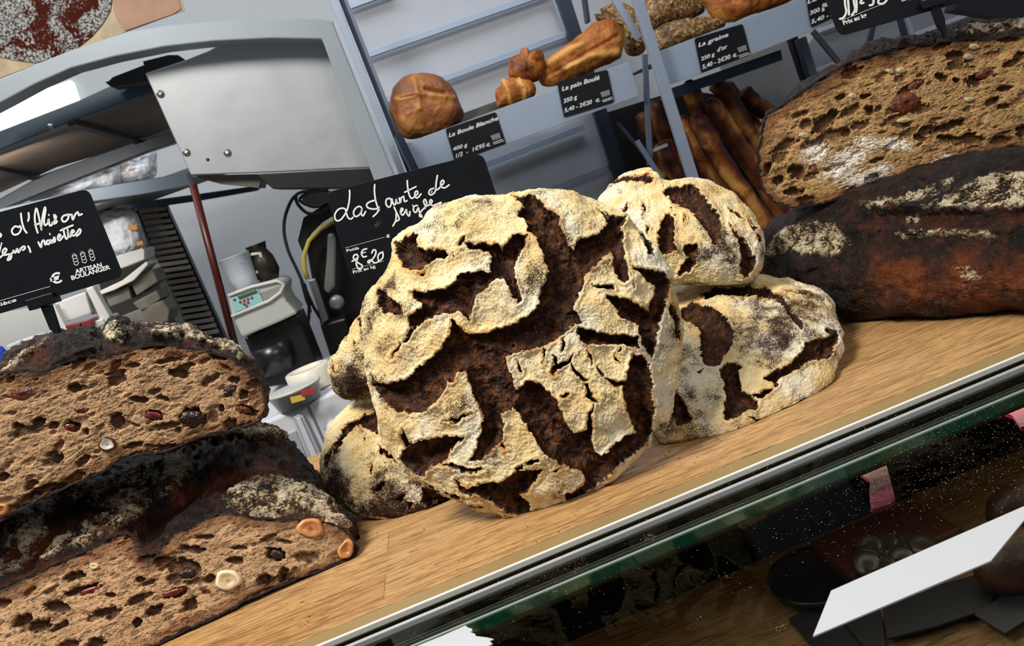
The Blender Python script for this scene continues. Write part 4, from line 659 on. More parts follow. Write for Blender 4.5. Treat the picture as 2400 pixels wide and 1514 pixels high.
# left card
lp = Plane(AT(120, 740, .775), (-.02, -1, .05)); r = thing('price_card', lp.hit(135, 790), "black price card ending in d'Alison, noisettes, staked in the left nut bread", 'price card')
cb = card(r, lp, [(-170,542),(206,441),(290,648),(-90,762)], 20)
strokes(cb, lp, [zz('A', l) for l in [[(185,420),(145,412),(115,452),(135,490),(180,480),(205,435),(190,405)], [(202,285),(213,370),(235,440),(260,475)], [(275,280),(279,325),(270,362)], [(365,475),(345,410),(335,330),(342,260),(352,240),(365,280),(385,370),(400,445)], [(335,398),(372,385),(398,368)], [(395,440),(410,320),(425,250),(434,228),(438,260),(425,350),(432,400),(460,380),(468,340),(478,400),(500,395),(530,350),(540,320),(520,300),(530,345),(548,365),(525,385),(500,375)], [(468,298),(472,306)],
 [(640,300),(605,315),(595,345),(615,368),(645,350),(660,315),(640,300),(690,300)], [(690,295),(700,348),(722,300),(745,275),(755,295),(760,305),(790,292)],
 [(368,560),(396,612),(402,565),(422,545),(435,590)], [(475,545),(452,550),(450,578),(472,580),(482,550),(475,545)], [(488,538),(500,572),(522,515),(530,555),(500,565)], [(478,480),(482,490)], [(560,525),(582,500),(568,488),(555,525),(575,545),(612,500)], [(608,432),(618,480),(635,530),(655,510),(650,455)], [(650,440),(660,500),(680,510)], [(580,452),(640,425),(702,400)], [(680,485),(712,460),(695,448),(682,485),(710,500),(740,470),(762,438),(776,452),(765,480),(735,505)],
 [(0,650),(18,570)], [(0,712),(35,680),(65,640),(50,622),(28,650),(38,685),(75,680),(110,680),(105,720),(75,735),(90,700),(130,655)], [(128,640),(150,665),(165,625),(180,662),(198,620)], [(190,650),(215,610),(238,605),(240,625),(220,640)], [(270,600),(285,625),(294,660)], [(-30,520),(0,480),(14,500),(0,515)]]], 4.4)
wheat(cb, lp, [zz('A', [q])[0] for q in [(725,733),(803,712),(882,690)]])
text(cb, lp, 'ARTISAN', *zz('A', [(725,866)])[0], *zz('A', [(982,796)])[0], 10, .03); text(cb, lp, 'BOULANGER', *zz('A', [(690,926)])[0], *zz('A', [(1062,818)])[0], 10, .03); text(cb, lp, '€', *zz('A', [(492,972)])[0], *zz('A', [(603,940)])[0], 23, .03)
dotted(cb, lp, (-60, 722), zz('A', [(485,985)])[0], 1.6); text(cb, lp, 'la pièce', *zz('A', [(-120,1215)])[0], *zz('A', [(162,1128)])[0], 8.5)
MB().prism([lp.hit(*q)+lp.n*.006 for q in zz('A', [(265,1117),(523,1040),(562,1132),(308,1217)])], -lp.n*.014).build('clip', holder, r, .0008)
MB().prism([lp.hit(*q)+lp.n*.003 for q in zz('A', [(398,1185),(497,1160),(570,1380),(580,1420),(595,1500),(545,1500),(520,1420),(485,1395)])], -lp.n*.006).build('stake', holder, r, .001)
# right card
rp_ = Plane(AT(2150, 60, .775), (-.25, -1, .05)); r = thing('price_card', rp_.hit(2212, 80), 'black price card reading 11€50, staked in the seeded half loaf at right', 'price card')
cb = card(r, rp_, [(1893,-120),(2250,-220),(2335,-18),(1966,86)], 22)
strokes(cb, rp_, [zz('K', l) for l in [[(1500,172),(1535,160),(1560,110),(1550,40),(1545,-60)], [(1575,-10),(1582,70),(1585,135)], [(1610,140),(1640,90),(1630,20),(1620,-60)], [(1650,-20),(1655,60),(1650,110)], [(1730,-20),(1700,0),(1690,30),(1720,25)], [(1770,50),(1800,40),(1808,5),(1790,-20)], [(1860,-10),(1850,25),(1890,35),(1925,5),(1930,-30)]]], 5)
dotted(cb, rp_, zz('K', [(1520,185)])[0], zz('K', [(1925,22)])[0], 1.6); text(cb, rp_, 'Prix au kg', *zz('K', [(1538,228)])[0], *zz('K', [(1750,150)])[0], 10, .03); text(cb, rp_, 'La pièce', *zz('K', [(2065,14)])[0], *zz('K', [(2250,-45)])[0], 9, .02)
MB().prism([rp_.hit(*q)+rp_.n*.006 for q in zz('3', [(1740,40),(1760,68),(1905,22),(1900,-20),(1740,10)])], -rp_.n*.014).build('clip', holder, r, .0008)
MB().prism([rp_.hit(*q)+rp_.n*.003 for q in zz('3', [(1795,0),(1850,-20),(1900,120),(1908,180),(1918,232),(1900,238),(1880,190),(1855,165)])], -rp_.n*.006).build('stake', holder, r, .001)
# ---------------------------------------------------------------- the room
wallm = plain('painted_wall', S(190, 193, 196), .85, var=.06, vs=1.5); ceilm = plain('ceiling_white', S(170, 170, 168), .9); floorm = plain('grey_floor_tile', S(92, 88, 84), .5, var=.2)
def st(name, a, b, m): o = MB().box(a, b).build(name, m); o['kind'] = 'structure'; return o
st('floor', (-2.8, -1.8, -.05), (3.4, 3.4, 0), floorm); st('wall_back', (-2.8, 3.3, 0), (3.4, 3.4, 2.9), wallm); st('wall_left', (-2.8, -1.8, 0), (-2.7, 3.3, 2.9), wallm); st('wall_right', (3.3, -1.8, 0), (3.4, 3.3, 2.9), wallm)
st('ceiling', (-2.8, -1.8, 2.9), (3.4, 3.4, 2.95), ceilm)
# ---------------------------------------------------------------- oven hood on the left
frame = plain('blue_grey_frame', S(152, 164, 176), .45, .2, var=.12, vs=3); slatem = plain('slate_blue_beam', S(52, 70, 84), .45, .2, var=.2, vs=4); navy = plain('navy_beam', S(14, 24, 36), .4); blackm = plain('black_fitting', S(10, 10, 13), .5); stain = steel_mat('stainless_panel', S(178, 184, 190), .42, .55, 2, 3, .1)
boltm = plain('bolt_steel', S(170, 170, 170), .25, .9); brownb = plain('brown_board', S(96, 80, 66), .6, var=.35, vs=6)
hood = thing('oven_hood', AT(640, 400, 1.8), 'grey arched oven hood with a brushed steel side panel at upper left', 'oven hood')
Ya = 1.75
down = lambda q, a: a+(q-a)*(a.z/(a.z-q.z))
fo = [AT(x, y, Ya) for x, y in zz('1', [(-300,700),(0,555),(250,450),(500,350),(880,225),(1150,180),(1500,145),(1900,128),(2250,130),(2335,148)])]; fi = [AT(x, y, Ya) for x, y in [(850,350),(755,93)]+zz('1', [(2250,275),(1900,270),(1500,290),(1150,330),(800,400),(500,480),(250,590),(0,725),(-300,880)])]
MB().prism(fo+[AT(925, 413, Ya), down(AT(925, 413, Ya), fo[-1]), down(fi[0], fi[1]), fi[0]]+fi[1:], (0, .06, 0)).build('arch_frame', frame, hood, .003)
slab([(340,172),(430,142),(490,118),(520,100),(634,84),(751,80),(775,100),(868,392),(800,395),(640,403),(447,410)], Ya+.07, .02).build('side_panel', stain, hood, .002)
for x, y in [(376,220),(437,357),(533,358)]:
    c = AT(x, y, Ya+.07); MB().lathe(c, [(0, .006), (.004, .006), (.0075, .003), (.0085, 0)][::-1], ax=(0, -1, 0), n=16).build('bolt', boltm, hood)
c = AT(487, 374, Ya+.0695); MB().lathe(c, [(.0035, 0), (.003, .0006)], ax=(0, -1, 0), n=12).build('bolt_hole', blackm, hood)
slab([(600,408),(866,394),(884,440),(640,443),(612,420)], Ya+.06, .12).build('lower_bar', blackm, hood, .002)
slab([(447,412),(600,408),(612,420),(606,440),(520,432)], Ya+.10, .1).build('under_plate', plain('dull_grey', S(96, 94, 90), .5), hood)
slab(zz('1', [(1000,430),(1180,385),(1250,385),(1295,415),(1290,440),(1020,530),(1040,570),(780,612),(735,575),(760,568),(790,540),(1010,455)]), Ya+.1, .05).build('latch', blackm, hood, .002)
sh = thing('upper_shelf', AT(200, 280, 1.9), 'overhead shelf with slate blue front beam and brown board seen from below at left', 'shelf')
slab(zz('1', [(-300,1030),(0,920),(555,705),(760,610),(1040,545),(1080,640),(560,830),(0,1050),(-300,1160)]), 1.92, .04).build('front_beam', slatem, sh, .002)
c = AT(119, 296, 1.918); MB().lathe(c, [(.007, 0), (.006, .003), (.003, .005)], ax=(0, -1, 0), n=14).build('bolt', boltm, sh)
zb = AT(180, 285, 1.95).z
P = [ATZ(x, y, zb) for x, y in [(-100,392),(0,352),(187,283),(362,218),(404,312),(330,335),(133,392),(0,452),(-100,500)]]
MB().prism(P, (0, 0, .02)).build('board', brownb, sh)
for a, b in [((167,288),(325,332)), ((-10,397),(100,420))]: MB().beam(ATZ(*a, zb-.006), ATZ(*b, zb-.006), .016, .012, (0, 0, 1)).build('cross_bar', blackm, sh)
slab(zz('1', [(-300,1530),(0,1395),(300,1225),(950,995),(1215,925),(1232,1000),(1030,1065),(340,1335),(0,1475)]), 2.42, .04).build('rear_beam', navy, sh, .002)
bagw = plain('white_paper_sack', S(236, 236, 240), .8, var=.2, vs=22, bump=.02, bs=16); ora = plain('orange_print', S(206, 140, 60), .7)
lsh = thing('lower_shelf', AT(300, 430, 2.35), 'grey shelf carrying white flour sacks under the overhead board', 'shelf')
slab(zz('1', [(-200,1510),(570,1335),(830,1290),(1310,1215),(1345,1300),(1000,1365),(620,1420),(-180,1570)]), 2.30, .03).build('front_beam', plain('grey_beam', S(104, 116, 126), .45, .2), lsh, .002)
z2 = AT(300, 452, 2.3).z; a = AT(-60, 520, 2.3); b = AT(600, 440, 2.3); MB().box((a.x, 2.33, z2+.0), (b.x, 2.72, z2+.012)).build('board', plain('shelf_grey', S(110, 110, 108), .5), lsh)
slab(zz('4', [(560,300),(890,228),(1340,170),(1850,98),(1800,140),(1400,210),(690,312),(560,330)]), 2.75, .04).build('rear_beam', navy, lsh, .002)
def sack(pts, Y, lab, marks):
    s_ = thing('flour_sack', AT(*pts[len(pts)//2], Y), lab, 'flour sack'); n_ = len(pts)
    dome('sack_body', pts, Plane(AT(*np.mean(pts, 0), Y), (0, -1, 0)), .05, .05, bagw, nt=120, nr=50, parent=s_, lump=.006, ex=(3., .5), lip=0)
    for m_ in marks: slab(m_, Y-.058, .003).build('orange_mark', ora, s_)
sack(zz('1', [(180,1400),(440,1270),(560,1190),(760,1110),(830,1150),(840,1290),(700,1330),(500,1370)]), 2.56, 'white flour sack with an orange mark lying left of another on the grey shelf', [zz('1', [(620,1205),(760,1168),(768,1185),(640,1220)])])
sack(zz('1', [(780,1120),(1050,1060),(1090,1090),(1090,1235),(960,1270),(850,1285),(800,1200)]), 2.61, 'white flour sack nearest the steel panel on the grey shelf', [zz('1', [(850,1185),(872,1180),(876,1205),(856,1210)]), zz('1', [(900,1190),(930,1185),(932,1198),(902,1203)])])
tag(MB().tube([AT(452, 432, 1.86), AT(556, 830, 1.86)], .0085, 14).build('wooden_pole', plain('red_brown_wood', S(80, 24, 13), .35, var=.3, vs=20)), 'thin red brown wooden pole running down behind the left bread', 'pole')
# window behind the hood
w = MB().prism([AT(x, y, 3.28) for x, y in [(-200,380),(-100,290),(20,235),(95,212),(165,188),(172,194),(186,235),(100,280),(-100,360)]], (0, .015, 0)).build('window_1', None); em = N('daylit_pane'); em.set(col=S(230, 245, 240), emit=(.80, .96, .93, 1), es=.8); w.data.materials.append(em.m); w['kind'] = 'structure'
# poster
pa = thing('poster', AT(300, 90, 1.95), 'poster at upper left showing a floured cracked loaf and a tan shape', 'poster')
slab([(-150,-120),(395,-120),(432,24),(293,75),(0,182),(-100,220)], 1.95, .004).build('poster_sheet', plain('poster_cream', S(196, 176, 140), .5, var=.4, vs=12), pa)
n = N('printed_loaf'); f_ = n.fac(n.math('ADD', n.noise(14, 5, .6, dist=1.), n.math('MULTIPLY', n.math('SUBTRACT', n.noise(160, 4, .7), .5), .5)), .44, .50); n.set(col=n.mix(f_, n.mix(n.noise(30), S(40, 14, 10), S(84, 30, 16)), n.mix(n.fac(n.noise(190, 4, .7), .42, .58), S(176, 176, 176), S(66, 60, 58))), rough=.85, spec=.1)
slab([(-100,-100),(265,-100),(262,0),(258,25),(240,55),(215,85),(190,105),(160,128),(120,138),(80,147),(30,140),(-60,120)], 1.947, .002).build('loaf_print', n.m, pa)
slab([(262,-60),(400,-60),(425,20),(405,33),(293,72),(275,50),(265,25)], 1.9475, .002).build('tan_print', plain('tan_print', S(166, 122, 96), .5, var=.35, vs=9), pa)
# ---------------------------------------------------------------- tray trolley and shelves at far left
tm = plain('trolley_alu', S(146, 140, 132), .4, .5); t = thing('tray_trolley', AT(450, 760, 2.7), 'tall trolley of closely stacked baking trays against the grey wall', 'trolley')
MB().beam(AT(*zz('4', [(925,270)])[0], 2.62), down(AT(*zz('4', [(1330,1180)])[0], 2.62), AT(*zz('4', [(925,270)])[0], 2.62)), .024, .03).build('post', plain('light_post', S(136, 136, 134), .4, .4), t); MB().beam(AT(*zz('4', [(1140,250)])[0], 2.7), down(AT(*zz('4', [(1560,1180)])[0], 2.7), AT(*zz('4', [(1140,250)])[0], 2.7)), .03, .03).build('post', plain('dark_post', S(60, 62, 70), .4, .4), t)
for k in range(22):
    f_ = k/21; a = Vector((950+f_*340, 300+f_*840)); b = Vector((1135+f_*380, 275+f_*830)); pa_, pb_ = AT(*zz('4', [a])[0], 2.69), AT(*zz('4', [b])[0], 2.72)
    MB().beam(pa_, pb_, .012, .18).build('tray', tm, t, .001)
MB().prism([AT(*q, 2.86) for q in zz('4', [(950,250),(1150,240),(1560,1180),(1330,1200)])], (0, .02, 0)).build('rear_panel', plain('deep_shadow_metal', S(40, 34, 30), .7), t)  # dark brown sheet behind the trays
pl_w = plain('white_plastic', S(206, 206, 202), .4, var=.06); dim = plain('grey_carton', S(118, 112, 102), .7, var=.35, vs=14); clear = plain('milky_plastic', S(196, 198, 194), .3, var=.15, vs=6)
def bit(name, k, pts, Y, d, m, lab, cat, bev=.002): return tag(slab(zz(k, pts), Y, d).build(name, m, None, bev), lab, cat)
s_ = zz('4', [(690,300),(920,270),(1000,420),(1010,560),(800,590),(720,420)])
sack(s_, 2.52, 'white and orange flour sack just right of the left price card', [zz('4', [(895,385),(960,378),(966,412),(905,420)]), zz('4', [(955,500),(1000,492),(1005,520),(962,528)])])
bit('plastic_crate', '4', [(560,640),(810,600),(1000,545),(1015,560),(1012,622),(840,690),(560,740)], 2.35, .1, pl_w, 'white plastic crate under the sack beside the left price card', 'crate')
bit('paper_roll', '4', [(690,850),(860,770),(1030,635),(1040,660),(940,770),(800,840),(700,875)], 2.33, .1, plain('paper_white', S(214, 210, 200), .7), 'rolled white paper below the white plastic crate', 'paper roll')
for q, lab in [([(730,860),(900,810),(925,900),(770,960)], 'grey carton below the paper roll at left'), ([(905,770),(1070,690),(1110,780),(960,880)], 'brown grey carton beside the tray trolley post'), ([(930,930),(1100,840),(1130,900),(1000,1000)], 'grey carton midway down beside the tray trolley'), ([(830,1030),(1140,910),(1190,980),(1180,1060),(860,1120)], 'wide pale carton just above the left nut bread')]:
    tag(slab(zz('4', q), 2.35, .1).build('carton', dim, None, .003), lab, 'carton', 'cartons on the far left shelves')
bit('shelf_backing', '4', [(650,600),(1180,560),(1420,1200),(800,1250)], 2.83, .02, plain('shade_board', S(62, 58, 52), .8), 'dark board behind the cartons beside the trolley', 'board')  # plain dark brown board
u = thing('plastic_drawer_unit', AT(180, 800, 2.2), 'white drawer unit with clear bins behind the left price card stake', 'drawer unit')
slab(zz('4', [(600,830),(650,810),(790,1060),(740,1120)]), 2.15, .03).build('post', pl_w, u, .003)
slab(zz('4', [(340,960),(380,940),(500,1170),(450,1190)]), 2.15, .03).build('post', pl_w, u, .003)
slab(zz('4', [(380,930),(600,850),(640,1000),(450,1070)]), 2.2, .02).build('bin', clear, u, .003); slab(zz('4', [(600,850),(640,850),(740,1000),(640,1010)]), 2.22, .02).build('bin_side', plain('grey_plastic', S(96, 98, 100), .4), u)
slab(zz('4', [(450,1120),(720,1040),(740,1080),(520,1180)]), 2.14, .12).build('tray', pl_w, u, .003)
slab(zz('4', [(0,1000),(360,940),(440,1200),(420,1260),(0,1300)]), 2.3, .02).build('rear_panel', plain('unit_grey', S(158, 158, 156), .5), u)
for i, q in enumerate([[(455,1090),(560,1070),(570,1110),(470,1130)], [(570,1065),(640,1040),(650,1085),(580,1105)]]): tag(slab(zz('4', q), 2.12, .05).build('red_packet', plain('red_packet%d' % i, S(112+20*i, 34, 30), .5), None, .002), ['dark red packet lying at left in the white tray', 'red brown packet lying at right in the white tray'][i], 'packet')
for i, q in enumerate([[(40,1230),(140,1190),(160,1290),(60,1330)], [(150,1190),(230,1165),(250,1260),(170,1290)], [(235,1180),(290,1160),(310,1240),(255,1260)]]): tag(slab(zz('4', q), 2.1, .08).build('jar', clear, None, .004), 'milky plastic jar '+['nearest the blue cap', 'in the middle of three behind the left bread', 'under the price card stake'][i], 'jar', 'milky jars behind the left bread')
c = AT(14, 870, 1.6); tag(MB().lathe(c, [(.016, 0), (.0165, .02), (.016, .035), (.013, .045), (.006, .049), (0, .05)], n=24).build('blue_cap', plain('blue_plastic', S(18, 66, 176), .35)), 'bright blue bottle cap behind the left bread at the picture edge', 'bottle cap')
bit('work_cabinet', '4', [(-150,1330),(0,1290),(420,1180),(560,1480),(-100,1700)], 2.34, .3, plain('cabinet_grey', S(150, 150, 148), .5, var=.15), 'pale grey cabinet behind the left nut bread', 'cabinet')
# ---------------------------------------------------------------- machines and the white appliance
wap = plain('white_enamel', S(216, 220, 230), .35, var=.05); Yd = 1.5
ap = thing('white_appliance', AT(760, 1150, Yd), 'white kitchen appliance with round knob and long handle between left bread and pile', 'appliance')
front = [(540,1022),(600,998),(680,962),(805,908),(818,925),(925,1180),(700,1290),(690,1260)]
fp = [AT(x, y, Yd) for x, y in front[:6]]; fp += [Vector((AT(925, 1180, Yd).x, Yd, 0)), Vector((fp[0].x, Yd, 0))]; MB().prism(fp, (0, .45, 0)).build('body', wap, ap, .006)
def on(pts, dy, d, name, m, par, Y=Yd, k='M', bev=.0015): return slab(zz(k, pts) if k else pts, Y+dy, d).build(name, m, par, bev)
gl = plain('enamel_grey', S(170, 176, 190), .4)
on([(415,1245),(445,1225),(470,1235),(600,1514),(560,1540),(530,1540)], -.012, .012, 'handle', gl, ap); on([(430,1250),(452,1240),(575,1514),(545,1530)], -.016, .004, 'handle_inlay', wap, ap)
on([(350,1345),(430,1310),(500,1480),(450,1530)], -.003, .003, 'recess', gl, ap); on([(488,1185),(500,1180),(640,1500),(628,1505)], -.003, .003, 'panel_gap', plain('gap_grey', S(120, 124, 134), .5), ap)
c = AT(*zz('M', [(630,1292)])[0], Yd); MB().lathe(c, [(.014, 0), (.0145, .006), (.011, .012), (.0, .013)], ax=(0, -1, 0), n=28).build('knob', wap, ap); MB().lathe(c, [(.0185, 0), (.018, .0015)], ax=(0, -1, 0), n=28).build('knob_ring', gl, ap)
zt = max(AT(805, 908, Yd).z, AT(560, 1015, Yd).z)+.001; c = ATZ(738, 908, zt); print('pot', c); c.z = zt+.02
tag(MB().lathe((c.x, c.y, c.z-.02), [(.030, 0), (.044, .0), (.045, .004), (.045, .04), (.042, .042), (.031, .042), (.030, .038)], n=36).build('white_bowl', plain('white_ceramic', S(222, 218, 204), .35)), 'white round pot standing behind the plastic tub on the white appliance', 'pot')
c = ATZ(702, 943, zt); print('tub', c); c.z = zt+.018; tb = thing('plastic_tub', c, 'clear plastic tub with yellow and red label on the white appliance', 'tub')
MB().lathe((c.x, c.y, c.z-.018), [(.0, 0), (.036, 0), (.043, .026), (.046, .028), (.046, .031), (.04, .032), (0, .033)], n=32, sx=1.15).build('tub_body', clear, tb)
slab(zz('M', [(400,1140),(470,1125),(480,1150),(410,1170)]), c.y-.055, .003).build('label', plain('yellow_label', S(214, 186, 80), .5), tb); slab(zz('M', [(455,1110),(530,1088),(530,1112),(462,1135)]), c.y-.056, .003).build('label_print', plain('red_label', S(180, 50, 60), .5), tb)
bit('yellow_sponge', 'M', [(540,1075),(640,1030),(650,1075),(570,1105)], 1.72, .08, plain('yellow_foam', S(206, 176, 84), .8), 'yellow sponge beside the white pot', 'sponge')
# small mixer
Ym = 1.72; mx = thing('dosing_machine', AT(650, 900, Ym), 'white headed kitchen machine with teal control panel beside the red brown pole', 'kitchen machine')
on([(75,608),(100,592),(330,527),(372,545),(366,600),(385,640),(440,700),(330,752),(150,828),(95,715)], 0, .14, 'head', plain('machine_white', S(186, 190, 188), .4, var=.08), mx, Ym, bev=.006)
on([(88,622),(232,572),(262,640),(112,697)], -.004, .004, 'control_panel', plain('teal_panel', S(140, 196, 200), .5), mx, Ym); on([(122,610),(222,574),(232,592),(136,628)], -.006, .003, 'display', plain('green_display', S(60, 92, 60), .4), mx, Ym)
on([(243,590),(340,555),(366,548),(350,590),(270,640)], -.003, .003, 'inset', plain('inset_grey', S(140, 142, 140), .5), mx, Ym)
MB().tube([AT(*q, Ym-.004) for q in zz('M', [(78,608),(200,562),(330,530),(368,548),(350,592),(290,636),(95,716)])], .0035, 8).build('rim', pl_w, mx)
for x, y in [(110,628),(140,640),(160,632),(180,625),(200,618),(160,650),(180,643),(172,660)]: c = AT(*zz('M', [(x, y)])[0], Ym-.005); MB().lathe(c, [(.003, 0), (.0025, .001)], ax=(0, -1, 0), n=10).build('button', plain('button_red', S(150, 60, 66), .5), mx)
on([(160,828),(330,752),(440,705),(560,1010),(430,1060),(270,1090)], .03, .12, 'body', plain('machine_black', S(20, 20, 21), .35, var=.4, vs=10), mx, Ym, bev=.004)
MB().lathe(AT(*zz('M', [(320,930)])[0], Ym+.02), [(.0, -.03), (.035, -.03), (.04, 0), (.042, .03), (.038, .03)], n=28).build('bowl', plain('dark_steel', S(60, 60, 62), .3, .8), mx)
pt_ = thing('measuring_jug', AT(560, 680, Ym+.08), 'translucent measuring jug standing on the white machine head', 'jug')
c = AT(*zz('M', [(185,582)])[0], Ym+.07); MB().lathe((c.x, c.y, c.z), [(.024, 0), (.028, .03), (.033, .078), (.035, .08)], n=28).build('jug_body', plain('frosted_plastic', S(184, 192, 206), .4), pt_)
MB().tube([(c.x+.033, c.y, c.z+.07), (c.x+.052, c.y, c.z+.066), (c.x+.05, c.y, c.z+.035), (c.x+.03, c.y, c.z+.03)], .004, 8).build('handle', clear, pt_)
for k in range(5): MB().box((c.x+.012, c.y-.0345, c.z+.02+.011*k), (c.x+.02, c.y-.033, c.z+.0208+.011*k)).build('scale_mark', gl, pt_)
c = AT(*zz('M', [(300,530)])[0], Ym+.09); tag(MB().lathe((c.x, c.y, c.z), [(.018, 0), (.028, .02), (.026, .05), (.018, .068), (.022, .082), (.024, .084)], n=28).build('metal_jug', plain('dull_jug_metal', S(66, 62, 54), .35, .7, var=.4)), 'dull metal jug on the machine behind the measuring jug', 'jug')
# big spiral mixer
Yb = 2.0; bm = thing('spiral_mixer', AT(760, 900, Yb), 'large dark dough mixer with wire guard and yellow rimmed bowl behind the centre card', 'dough mixer')
dkm = plain('dark_machine', S(30, 29, 27), .35, .3, var=.5, vs=6); gw = plain('guard_wire', S(58, 58, 60), .35, .6); yel = plain('yellow_rim', S(180, 164, 74), .5); grm = plain('arm_grey', S(128, 130, 132), .35, .5)
on([(480,340),(560,240),(700,170),(900,200),(980,500),(900,900),(720,980),(560,780)], .05, .3, 'body', dkm, bm, Yb, bev=.01)
MB().tube([AT(*q, Yb) for q in zz('M', [(700,190),(640,212),(560,258),(500,320),(472,400),(475,470),(492,520)])], .0055, 8).build('bowl_rim', yel, bm)
on([(470,200),(600,120),(640,180),(560,230),(500,290),(465,380),(440,320)], .03, .05, 'bowl_shell', blackm, bm, Yb)
for q in [[(560,50),(440,75),(385,160),(368,260),(390,370),(440,480),(520,660),(575,750)], [(430,80),(440,130),(500,180),(580,160),(640,110)], [(600,55),(500,70),(450,110),(530,145),(600,120)], [(500,640),(495,740),(470,790),(430,770),(420,700)]]: MB().tube([AT(*w, Yb-.02) for w in spline([Vector(p) for p in zz('M', q)], 4)], .004, 8).build('guard_wire', gw, bm)
on([(470,60),(620,60),(640,120),(540,150),(460,130)], .02, .03, 'guard_plate', plain('guard_grey', S(96, 96, 96), .4), bm, Yb)
on([(595,285),(625,280),(640,320),(636,560),(600,600),(575,580),(590,420)], -.02, .03, 'arm', grm, bm, Yb, bev=.006)
on([(495,530),(530,520),(600,730),(570,752)], -.03, .03, 'post', grm, bm, Yb); on([(555,760),(690,720),(760,900),(620,960)], -.02, .2, 'foot', dkm, bm, Yb, bev=.006)
c = AT(*zz('M', [(645,640)])[0], Yb-.01); MB().lathe(c, [(.018, 0), (.018, .012), (.01, .016)], ax=(0, -1, 0), n=20).build('knob', grm, bm)
on([(450,530),(480,550),(500,640),(510,700),(480,640)], -.03, .02, 'latch', blackm, bm, Yb)
# ---------------------------------------------------------------- bread rack
Yr = 2.75; Yf = 2.32
blue = plain('pale_blue_steel', S(160, 174, 194), .4, .35, var=.1, vs=3); dblue = plain('dark_blue_steel', S(44, 56, 76), .4, .3, var=.2); pan = plain('rack_panel', S(176, 180, 188), .55, var=.08, vs=2)
rk = thing('bread_rack', AT(1200, 420, 2.5), 'pale blue steel bread rack filling the wall behind the pile', 'rack')
def bm_(k, a, b, w, Y, m, name, d=.03):
    a, b = zz(k, [a, b]); a, b = AT(*a, Y), AT(*b, Y); b = down(b, a) if name == 'upright' else b; return MB().beam(a, b, w*Y/FPX/{'2': 2.997, '3': 2.667}[k], d).build(name, m, rk, .001)
slab(zz('2', [(120,-80),(1620,-80),(1760,260),(2080,1250),(2100,1500),(640,1500),(100,200)]), Yr+.06, .01).build('rear_panel', pan, rk)
bm_('2', (60,-80), (585,1240), 44, Yf+.05, blue, 'upright'); bm_('2', (118,-80), (640,1240), 30, Yf+.09, dblue, 'upright'); bm_('2', (140,-80), (665,1240), 34, Yf+.13, blue, 'upright')
for a, b in [((180,55),(520,-70)), ((310,395),(1600,-55)), ((435,715),(1745,235)), ((1120,1175),(1850,893)), ((1590,1350),(2045,1168))]: bm_('2', a, b, 42, Yr+.03, blue, 'rail', .02)
bm_('2', (1680,-80), (2130,1300), 95, Yr, dblue, 'upright'); bm_('2', (1610,-60), (1730,240), 14, Yr+.02, blue, 'strut')
bm_('2', (1850,-60), (1880,160), 26, Yf+.2, dblue, 'strut')
bm_('3', (-60,-140), (350,1180), 66, Yf-.06, blue, 'upright', .02)
bm_('2', (2050,-40), (2240,270), 50, Yf, blue, 'strut', .01); bm_('3', (30,340), (62,1030), 34, Yf+.05, plain('mid_blue_steel', S(92, 104, 124), .4, .3), 'strut', .01); bm_('3', (-20,880), (180,1190), 30, Yf+.02, plain('soft_blue_steel', S(104, 118, 142), .4, .3), 'strut', .01)
bm_('2', (2090,860), (2300,1110), 22, Yf+.1, dblue, 'strut', .01); bm_('3', (60,950), (170,905), 20, Yf+.06, blue, 'strut', .01)
slab(zz('3', [(1040,300),(1300,-60),(2300,-60),(2300,600),(1000,620)]), Yr+.2, .01).build('rear_panel', plain('right_panel', S(128, 132, 142), .5, var=.1), rk)
for a, b in [((1080,445),(1400,335)), ((1400,335),(2100,70)), ((1120,190),(2000,-140))]: bm_('3', a, b, 28, Yr+.17, plain('bright_rail', S(190, 196, 206), .3, .4), 'rail', .02)
bm_('3', (950,240), (1075,620), 50, Yf+.3, dblue, 'upright'); bm_('3', (1000,240), (1110,600), 55, Yf+.25, plain('grey_blue_post', S(92, 102, 122), .4, .3), 'upright')
bm_('3', (1080,195), (1290,450), 34, Yf, plain('dark_strut', S(62, 66, 74), .4, .4), 'strut', .01); bm_('3', (1480,60), (1400,400), 36, Yf+.3, plain('dark_strut2', S(62, 66, 74), .4, .4), 'strut', .01)
bm_('3', (1610,40), (1690,270), 60, Yf+.3, blue, 'upright'); bm_('3', (1600,40), (1665,260), 14, Yf+.28, dblue, 'upright')
slab(zz('3', [(2000,-60),(2500,-60),(2500,160),(2100,80),(1960,60)]), Yf+.25, .05).build('dark_panel', plain('dark_panel', S(26, 28, 36), .5), rk)
slab(zz('3', [(500,380),(960,220),(1070,580),(900,720),(560,700)]), Yr+.1, .01).build('rear_panel', plain('low_panel', S(140, 138, 138), .5, var=.15, vs=5), rk)
slab(zz('3', [(-200,700),(250,560),(560,600),(860,1100),(1000,1600),(-200,1600)]), Yr+.085, .01).build('dark_panel', plain('basket_dark', S(20, 16, 16), .7), rk)
slab(zz('3', [(170,560),(880,310),(890,375),(180,625)]), Yf+.12, .02).build('under_rail', dblue, rk)
def tray(pts, lab, inner):
    t = thing('bread_tray', AT(*pts[0], Yf), lab, 'tray'); slab(pts, Yf, .003).build('front_lip', plain('tray_steel', S(168, 182, 204), .4, .4, var=.1, vs=4), t, .001)
    a, b = AT(*inner[0], Yf), AT(*inner[1], Yf); MB().prism([(a.x, Yf+.004, a.z), (b.x, Yf+.004, b.z), (b.x, Yf+.36, b.z), (a.x, Yf+.36, a.z)], (0, 0, -.004)).build('tray_floor', plain('tray_dark', S(60, 60, 58), .5), t)
    return t
